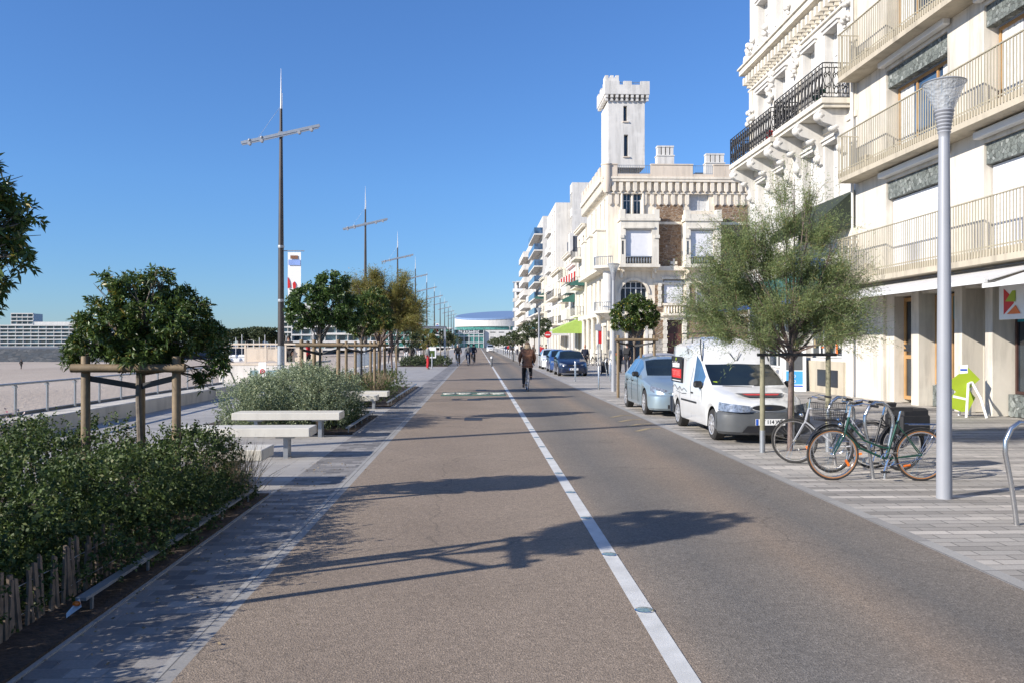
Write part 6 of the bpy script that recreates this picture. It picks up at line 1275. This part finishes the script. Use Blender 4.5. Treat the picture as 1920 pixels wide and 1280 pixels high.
# ---- farther street row on the right
def row(name, label, x, d0, d1, h, wm, floors, bal=None, back=9, win_w=1.3, roofm='roof', group=None, cornice=True, gh=4, flank_win=False, railm='framewhite', bd=1.0):
    y0, y1 = Y(d0,x), Y(d1,x); r = thing(name, label, 'building', (x,y0,0)); L_ = y1-y0
    fh = (h-gh-.5)/max(1,floors); nb = max(2,int(L_/3.4)); hs=[]
    for f in range(floors):
        for i in range(nb): c = L_*(i+.5)/nb; hs.append((c-win_w/2,c+win_w/2,gh+f*fh+.3,gh+f*fh+.3+min(2.3,fh-.6)))
    gs = [(L_*(i+.5)/nb-1.2,L_*(i+.5)/nb+1.2,.1,gh-1.0) for i in range(nb)]
    MB(FR).holes(0,L_,0,h,hs+gs,-.3,0).quad((0,0,0),(0,h,0),(0,h,-back),(0,0,-back)).quad((L_,0,0),(L_,h,0),(L_,h,-back),(L_,0,-back)).quad((0,h,0),(L_,h,0),(L_,h,-back),(0,h,-back)).build('wall', M[wm], r)
    for q in hs[:60]: win(r, FR, q[0]+.01,q[1]-.01,q[2]+.01,q[3]-.01,-.25,'framewhite','glass',1)
    MB(FR).box((.05,.05,-.9),(L_-.05,gh-.9,-.31)).build('shopfront', M['dark'], r)
    if cornice: MB(FR).box((-.05,h-.35,.003),(L_+.05,h-.1,.35)).box((-.05,h-.099,.003),(L_+.05,h+.02,.45)).build('cornice', M[wm], r)
    if bal:
        for f in range(floors):
            z = gh+f*fh+.25
            s_ = MB(FR).box((L_*bal[0],z-.22,.003),(L_*bal[1],z,bd)).build('balcony', M[wm], r)
            if railm=='solid': MB(FR).box((L_*bal[0],z+.002,bd-.1),(L_*bal[1],z+.95,bd)).box((L_*bal[0],z+.002,.003),(L_*bal[0]+.1,z+.95,bd-.101)).build('parapet', M[wm], s_)
            elif railm in ('glassblue','glassteal'): MB(FR).box((L_*bal[0],z+.002,bd-.04),(L_*bal[1],z+1.05,bd)).box((L_*bal[0],z+.002,.003),(L_*bal[0]+.04,z+1.05,bd-.041)).build('glass_panel', M[railm], s_)
            else: railing(s_, FR, L_*bal[0]+.05,L_*bal[1]-.05,z,1.0,bd-.06,sp=.3,bw=.05,m=railm,drop=0,ret=(1,0),deep=bd-.1)
    return r, L_, fh
row('town_house', 'cream town house with small balconies next to the crenellated house', 11.4, 91,98.5, 14.6,'whitecream',3,(.2,.8),gh=4.6,railm='blackiron')
tc_ = thing('chimney_stack', 'orange topped chimney on the cream town house', 'chimney', (13.2,91.6,14.6)); MB().box((-.6,-.3,0),(.6,.3,.7)).build('stack', M['whitecream'], tc_); MB().box((-.65,-.35,.7),(.65,.35,1.0)).build('cap', M['tile'], tc_)
row('town_house', 'low white town house with a red and white striped awning', 11.2, 98.6,106, 11.2,'white',2,(.1,.9),gh=4.6,railm='solid')
r_,L_,_ = row('town_house', 'narrow house with a dark slate dormer under its roof', 11.5, 106.1,114, 13.2,'whitecream',3,(.1,.9),gh=4.2,railm='blackiron')
MB().box((.3,.4,13.2),(7,L_-.4,15.2)).build('mansard', M['slate'], r_); MB().box((-.1,.3,13.2),(.28,2.2,15.6)).build('dormer', M['white'], r_)
row('white_house', 'white house with flat terrace before the tall blank gable', 11.0, 114.1,127, 12.0,'whitecream',2,(.0,1),gh=4.2,railm='blackiron')
tall,_,_ = row('tall_block', 'tall white block whose blank gable rises above the town houses', 11.5, 127.2,143, 22.8,'white',6,(.5,.95),back=4.6,railm='framewhite',cornice=False,bd=.5)
row('tall_block', 'slightly taller white slab with a dark vertical joint behind the gable', 13.6, 124,126.9, 25.2,'white',6,None,back=4.2,cornice=False)
row('glass_balcony_block', 'block with stacked blue glass corner balconies', 11.3, 150,172, 24.2,'white',7,(0,.8),railm='glassblue',bd=1.5,cornice=False)
row('stepped_house', 'low white house with teal awnings before the glass balcony block', 11.0, 143.2,149.8, 13,'whitecream',3,(0,1),railm='blackiron')
row('rounded_balcony_block', 'white block with projecting solid balconies', 11.2, 180,205, 23.5,'white',7,(.1,.9),railm='solid',bd=1.6,cornice=False)
row('low_house', 'low white house between two blocks far down the street', 11.0, 172.2,179.8, 14,'white',3,(0,1),railm='solid')
row('low_house', 'long low cream house far down the street', 11.2, 205.2,240, 15,'whitecream',4,(0,1),railm='solid')
# corner block with open loggias facing the viewer
fb = thing('loggia_block', 'white block with open loggias facing the viewer at the end of the street', 'building', (10.6,Y(255,10.6),0)); h=20.6
MB().box((.8,1.2,0),(14,22,h)).build('wall', M['white'], fb)
for f in range(7):
    z=2.9*(f+1); s_=MB().box((-.4,-.3,z-.2),(14,1.19,z)).build('balcony', M['white'], fb); MB().box((-.35,-.25,z+.002),(13.9,-.18,z+.85)).build('parapet', M['whiteplain'] if f%2 else M['whitecream'], s_) if f<6 else None
    MB().box((1.2,1.15,z-2.2),(4.2,1.19,z-.3)).box((5.4,1.15,z-2.2),(8.4,1.19,z-.3)).build('window', M['glass'], fb)
MB().box((4.7,-.2,0),(5.0,1.18,h)).box((-.1,-.2,0),(.2,.1,h-.5)).build('pier', M['galv'], fb)
# awnings of the row
def rawn(label, x, d0,d1,z0,z1,w,m,stripe=None):
    a = thing('awning', label, 'awning', (x,Y(d0,x),0)); L_=d1-d0
    MB(FR).add([(0,z0,.05),(L_,z0,.05),(L_,z1,w),(0,z1,w),(0,z0-.04,.05),(L_,z0-.04,.05),(L_,z1-.04,w),(0,z1-.04,w)],[(0,1,2,3),(7,6,5,4),(0,4,5,1),(1,5,6,2),(2,6,7,3),(3,7,4,0)]).add([(0,z0-.04,.05),(0,z1-.04,w),(0,z1-.3,w),(0,z1-.3,.05)],[(0,1,2,3)]).build('cloth', M[m], a)
    if stripe:
        q=MB(FR); n=8
        for i in range(n): u0=L_*i/n; u1=u0+L_/n*.5; q.add([(u0,z0+.01,.05),(u1,z0+.01,.05),(u1,z1+.01,w),(u0,z1+.01,w)],[(0,1,2,3)])
        for i in range(6): v=w*i/6; q.add([(-.01,z0+(z1-z0)*i/6-.04,v+.05),(-.01,z0+(z1-z0)*(i+.5)/6-.04,v+w/12+.05),(-.01,z1-.3,v+w/12+.05),(-.01,z1-.3,v+.05)],[(0,1,2,3)])
        q.build('stripes', M[stripe], a, norm=False)
    return a
rawn('lime green awning over the cafe terrace beside the crenellated house', 11.3, 91.5,98.4,4.6,3.2,3.4,'awn_green')
rawn('red and white striped awning on the low town house', 11.2, 98.7,105.5,10.2,9.2,1.8,'whiteplain','red')
rawn('long teal awning above the first floor of the cream town house', 11.4, 91.4,98,8.9,8.3,1.6,'awn_teal'); rawn('small teal awning on the low town house', 11.2, 99,104,7.6,6.9,1.5,'awn_teal')
rawn('teal awning of the stepped house far down the street', 11.0, 143.4,149,10.4,9.6,1.5,'awn_teal'); rawn('white cafe awning at the foot of the narrow house', 11.4, 106.5,113.5,4.0,3.1,3.0,'awn_white')

gl = thing('globe_lamp', 'white globe lamp on the corner columns', 'lamp', (10.55,75.0,3.2)); MB().ball((0,0,0),.26,14,10).build('globe', M['whiteplain'], gl, True); MB().tube([(0,0,0),(.4,.5,0)],.04,6).build('bracket', M['black'], gl)

# ---- arena at the end of the road
ar_ = thing('arena', 'large round white arena with a sloping blue roof closing the end of the road', 'building', (9.3,Y(470,9.3),0)); Rr=22.2; n=64
def zt_(x,y): return 17.0+.114*y+.045*x
vs=[];fs=[]
for i in range(n):
    t=2*math.pi*i/n; x,y=Rr*math.cos(t),Rr*math.sin(t); vs += [(x,y,11.0),(x,y,zt_(x,y))]
for i in range(n): k=(i+1)%n; fs.append((2*i,2*k,2*k+1,2*i+1))
MB().add(vs,fs).build('drum', M['white'], ar_, True)
vs=[(Rr*1.01*math.cos(2*math.pi*i/n),Rr*1.01*math.sin(2*math.pi*i/n),zt_(Rr*math.cos(2*math.pi*i/n),Rr*math.sin(2*math.pi*i/n))+.02) for i in range(n)]; vs2=[(x*.97,y*.97,z+.9) for x,y,z in vs]
MB().add(vs+vs2,[(i,(i+1)%n,n+(i+1)%n,n+i) for i in range(n)]+[tuple(range(n,2*n))]).build('roof', mat('blue grey metal roof', (.16,.24,.38), .5), ar_)
MB().lathe([(Rr*.97,9.2),(Rr*.97,11.05)], n=64).build('glass_band', M['glassteal'], ar_, True)
MB().lathe([(Rr*.8,0),(Rr*.8,9.3)], n=48).build('base', M['white'], ar_)
q=MB().box((-22,-24,0),(-6.4,-10,9.1)).build('glass_hall', M['glassteal'], ar_); f_=MB()
for i in range(7): f_.box((-22+i*2.55,-24.3,0),(-21.7+i*2.55,-24.01,9.0))
for z in (2.4,5.6,6.9): f_.box((-21,-24.4,z),(-6.5,-24.31,z+.35))
f_.build('frame', M['framewhite'], q)
MB().box((-21,-24.2,7.4),(-6.5,-24.02,9.0)).box((-19,-24.2,3.2),(-14,-24.02,5.2)).build('dark_glazing', M['glass'], q)
q=MB().box((-6.2,-23,0),(8,-6,9.0)).build('white_wing', M['white'], ar_)
for z in (3.5,5.0,7.6): MB().box((-3.2,-23.04,z),(-.4,-23.0,z+.45)).box((1.4,-23.04,z),(4.2,-23.0,z+.45)).build('window', M['glass'], q)
text_mesh('LES ATLANTES', 1.75, M['whiteplain'], ar_, 'lettering', (-14.6,-24.6,7.9), sx=.95, ext=.05, bold=.03)
lw = thing('glass_pavilion', 'long low glass building with white bands left of the arena', 'building', (-40,Y(440,-40),0)); MB().box((-18,0,0),(26,14,9.6)).build('glazing', M['glassteal'], lw)
q=MB()
for z in (0,2.9,6.0,9.6): q.box((-18.5,-.5,z),(26.5,13,z+.55))
for i in range(12): q.box((-18+i*3.9,-.3,.55),(-17.7+i*3.9,-.02,9.6))
q.build('bands', M['framewhite'], lw)
hills = MB(); hills.add([(-400,1500,-3),(900,1500,-3),(900,1600,30),(300,1600,45),(60,1600,34),(-100,1600,16),(-400,1600,4)],[(0,1,2,3,4,5,6)])
# ---- far shore on the left
dk = thing('stone_dyke', 'dark stone sea defence wall along the far side of the beach', 'wall', (0,0,-2.6))
MB().add([(-330,232,0),(-90,215,0),(-64,380,0),(-330,236,3.3),(-92,219,3.2),(-66,384,2.7),(-330,240,3.3),(-95,224,3.2),(-69,388,2.7)],[(0,1,4,3),(1,2,5,4),(3,4,7,6),(4,5,8,7)]).build('stones', rubble_mat('dark sea wall stones',[(.03,.04,.05),(.06,.07,.08),(.045,.05,.055),(.09,.095,.10)],.9,(.02,.025,.03)), dk)
struct('far_shore', MB().add([(-900,245,-.05),(-95,226,-.05),(-70,388,-.05),(-60,640,-.05),(-9.5,640,-.05),(-9.5,1400,-.05),(-900,1400,-.05)],[(0,1,2,3,4,5,6)]), mat('dull quay ground', (.10,.11,.12), .9))
def farblock(label, x0,x1,d,depth,h,floors,bays,wm='white',z0=0,recess='greyteal',top=None,rz=0):
    w=x1-x0; r=thing('apartment_building', label, 'building', (x0,Y(d,x0),z0),rz); MB().box((0,1.5,0),(w,depth,h)).build('wall', M[recess], r); fh=h/floors
    q=MB(); 
    for f in range(floors+1): q.box((-.2,0,f*fh-.35),(w+.2,1.6,f*fh+.35))
    q.build('balcony_bands', M[wm], r); q=MB()
    for i in range(bays+1): q.box((w*i/bays-.12,.3,.36),(w*i/bays+.12,1.55,h-.36))
    q.box((-.3,0.2,0),(.0,depth,h-.1)).box((w,.2,0),(w+.3,depth,h-.1)).build('party_walls', M[wm], r)
    for f in range(floors):
        for i in range(bays):
            if (i*7+f*5)%3: MB().box((w*(i+.2)/bays,1.44,f*fh+.5),(w*(i+.75)/bays,1.48,(f+1)*fh-.5)).build('window', M['glass'], r)
    if top=='tile': MB().prism([(0,h),(w,h),(w-3,h+2.2),(3,h+2.2)],2,depth,'y').build('roof', M['tile'], r)
    if top=='box': MB().box((w*.3,3,h+.36),(w*.7,depth-1,h+2.6)).build('roof', M[wm], r)
    return r
farblock('wide white apartment building across the bay with long balcony bands', -336,-262,600,14,14.8,6,14,top='box')
farblock('tall grey apartment tower at the far left across the bay', -350,-334,640,14,24.5,9,4,'white')
farblock('low white building beside the palm across the bay', -262,-235,600,12,10,3,6)
farblock('pale lilac apartment tower seen behind the nearest mast', -92,-84,400,12,14.5,6,3)
farblock('white apartment block seen under the tree in the silvery bed', -83,-66,380,12,17.5,6,4,top='box')
farblock('wide cream apartment block seen behind the promenade trees', -66,-46,390,12,14,5,5,'whitecream')
farblock('low white apartment block seen through the golden tamarisk', -58,-34,300,10,8,3,6)
farblock('small white beach house below the dark pines', -93,-84,330,8,3.6,1,3,z0=0)
def pine(label, x, d, h, r_, seed):
    lob=[(random.Random(seed+i).uniform(-r_,r_)*.75,random.Random(seed*3+i).uniform(-r_,r_)*.5,h-r_*.25+random.Random(seed*7+i).uniform(-.8,.8),r_*.5,r_*.5,r_*.28) for i in range(9)]
    t=thing('umbrella_pine', label, 'tree', (x,Y(d,x),0), 0, 'dark pines across the beach'); m_=MB(); limbs(m_,(0,0,0),(.3,0,h*.6),[(l[0],l[1],l[2]) for l in lob[:6]],.35,seed); m_.build('trunk', M['bark'], t)
    mass('crown', lob, 1300, 5, .7,.35, M['leaf_far'], t, up=.3, slen=.5, inner=.5, zmin=1)
for i,(px,d,h,r_) in enumerate(((448,300,5.8,4.0),(462,300,6.6,4.2),(436,320,5.5,4.0),(490,290,6.2,4.2),(505,290,6.0,4.0),(478,310,6.4,4),(521,295,4.6,2.6))):
    pine(['broad dark pine left of the beach house','tallest dark pine across the beach','leftmost dark pine across the beach','wide dark pine over the beach house','dark pine right of the beach house','dark pine in the middle of the group','small dark pine at the right end of the group'][i], PX(px,d), d, h, r_, 70+i)
for i in range(12):
    x=PX(425+i*6.5,180); fp=thing('flag_pole','thin white pole in the distant group beside the beach','pole',(x,180+i*2,-2.6),0,'thin poles beside the beach'); MB().tube([(0,0,0),(0,0,4.6+1.8*((i*5)%4)/3)],.07,6).build('pole', M['framewhite'], fp)
for i in range(9):
    x=PX(428+i*8,150); tag(MB().rbox((-1.3,-.8,0),(1.3,.8,.9),.2).rbox((-.8,-.7,.9),(.6,.7,1.5),.2).build('small_boat', M['whiteplain'], None, loc=(x,150+i*3,-2.6+1.0)), 'small white boat drawn up beside the far beach', 'boat', 'white boats beside the far beach')
# ---- beach restaurant below the promenade
rs = thing('beach_restaurant', 'low white beach restaurant with a timber terrace beyond the sea wall', 'building', (-12.6,42,0))
MB().box((0,0,-2.6),(4.1,.25,.72)).box((0,.25,-2.6),(.25,12,.72)).build('white_wall', M['white'], rs)
bn = MB().box((1.5,-.03,-.22),(4.05,-.004,.50)).build('banner', M['greyteal'], rs)
text_mesh('RESTAURANT', .36, M['whiteplain'], bn, 'lettering', (2.78,-.04,.0), sx=.86, ext=.004, bold=.006); MB().box((1.5,-.036,.22),(2.6,-.031,.25)).build('white_line', M['whiteplain'], bn); text_mesh('3 2', .26, M['whiteplain'], bn, 'lettering', (3.3,-.04,.34), ext=.004)
MB().box((-.2,.3,.73),(3.95,8.5,.85)).build('terrace_floor', M['cream2'], rs)
q=MB(); 
for i in range(4): q.box((.15+i*.98,.32,.86),(.23+i*.98,.40,1.78))
q.box((-.1,.30,1.72),(3.9,.42,1.80)).box((-.1,.33,1.58),(3.9,.38,1.62)); q.build('terrace_railing', M['cream2'], rs)
q=MB()
for (a,b) in ((.5,1.6),(2.0,3.6)): q.box((a,3.0,.86),(b,3.1,1.55))
q.build('timber_panel', M['cream2'], rs); MB().box((.2,6,.86),(3.9,6.2,1.5)).build('back_wall', M['cream2'], rs)
sn_ = thing('small_sign', 'small white notice with a red ring on a thin post before the restaurant wall', 'sign', (-9.75,39.0,-.3)); MB().tube([(0,0,-2.3),(0,0,1.1)],.03,6).build('post', M['galv'], sn_); MB().rbox((-.17,-.03,.45),(.17,.0,1.25),.01).build('board', M['whiteplain'], sn_); MB().torus((0,-.04,.85),.09,.02,'y',16,6).ball((0,-.035,.85),.03,6,4).build('ring', M['red'], sn_)
person('person in black seated behind the terrace railing of the restaurant', (-9.9,45,.45), R(180), STAND, 'darkcloth','darkcloth','hair')
person('person in a red top on the restaurant terrace', (-9.3,47,.2), R(90), STAND, 'redcloth','darkcloth','hair')
MB_ = thing('sand_bank', 'tan concrete ramp descending to the beach beside the restaurant', 'ramp', (-13.5,33.5,0)); MB().add([(.5,0,-2.6),(4.0,0,-.02),(4.0,8,-.02),(.5,8,-2.6),(4.1,0,-2.6),(4.1,8,-2.6)],[(0,1,2,3),(0,4,1),(3,2,5)]).build('slope', M['cream2'], MB_, norm=False)
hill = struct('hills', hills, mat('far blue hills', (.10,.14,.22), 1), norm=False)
# railing of barrier panels by the far promenade
for i in range(6):
    b_=thing('crowd_barrier','grey metal barrier panel along the sea side of the promenade','barrier',(-8.4,58+i*2.7,0),R(90),'grey barriers by the sea side'); k=MB().tube([(0,0,1.05),(2.4,0,1.05),(2.4,0,0)],.025,6).tube([(0,0,1.05),(0,0,0)],.025,6).tube([(0,0,.2),(2.4,0,.2)],.02,6)
    for j in range(18): k.tube([(.13*(j+.5),0,.2),(.13*(j+.5),0,1.05)],.009,4)
    k.build('bars', M['galv'], b_)
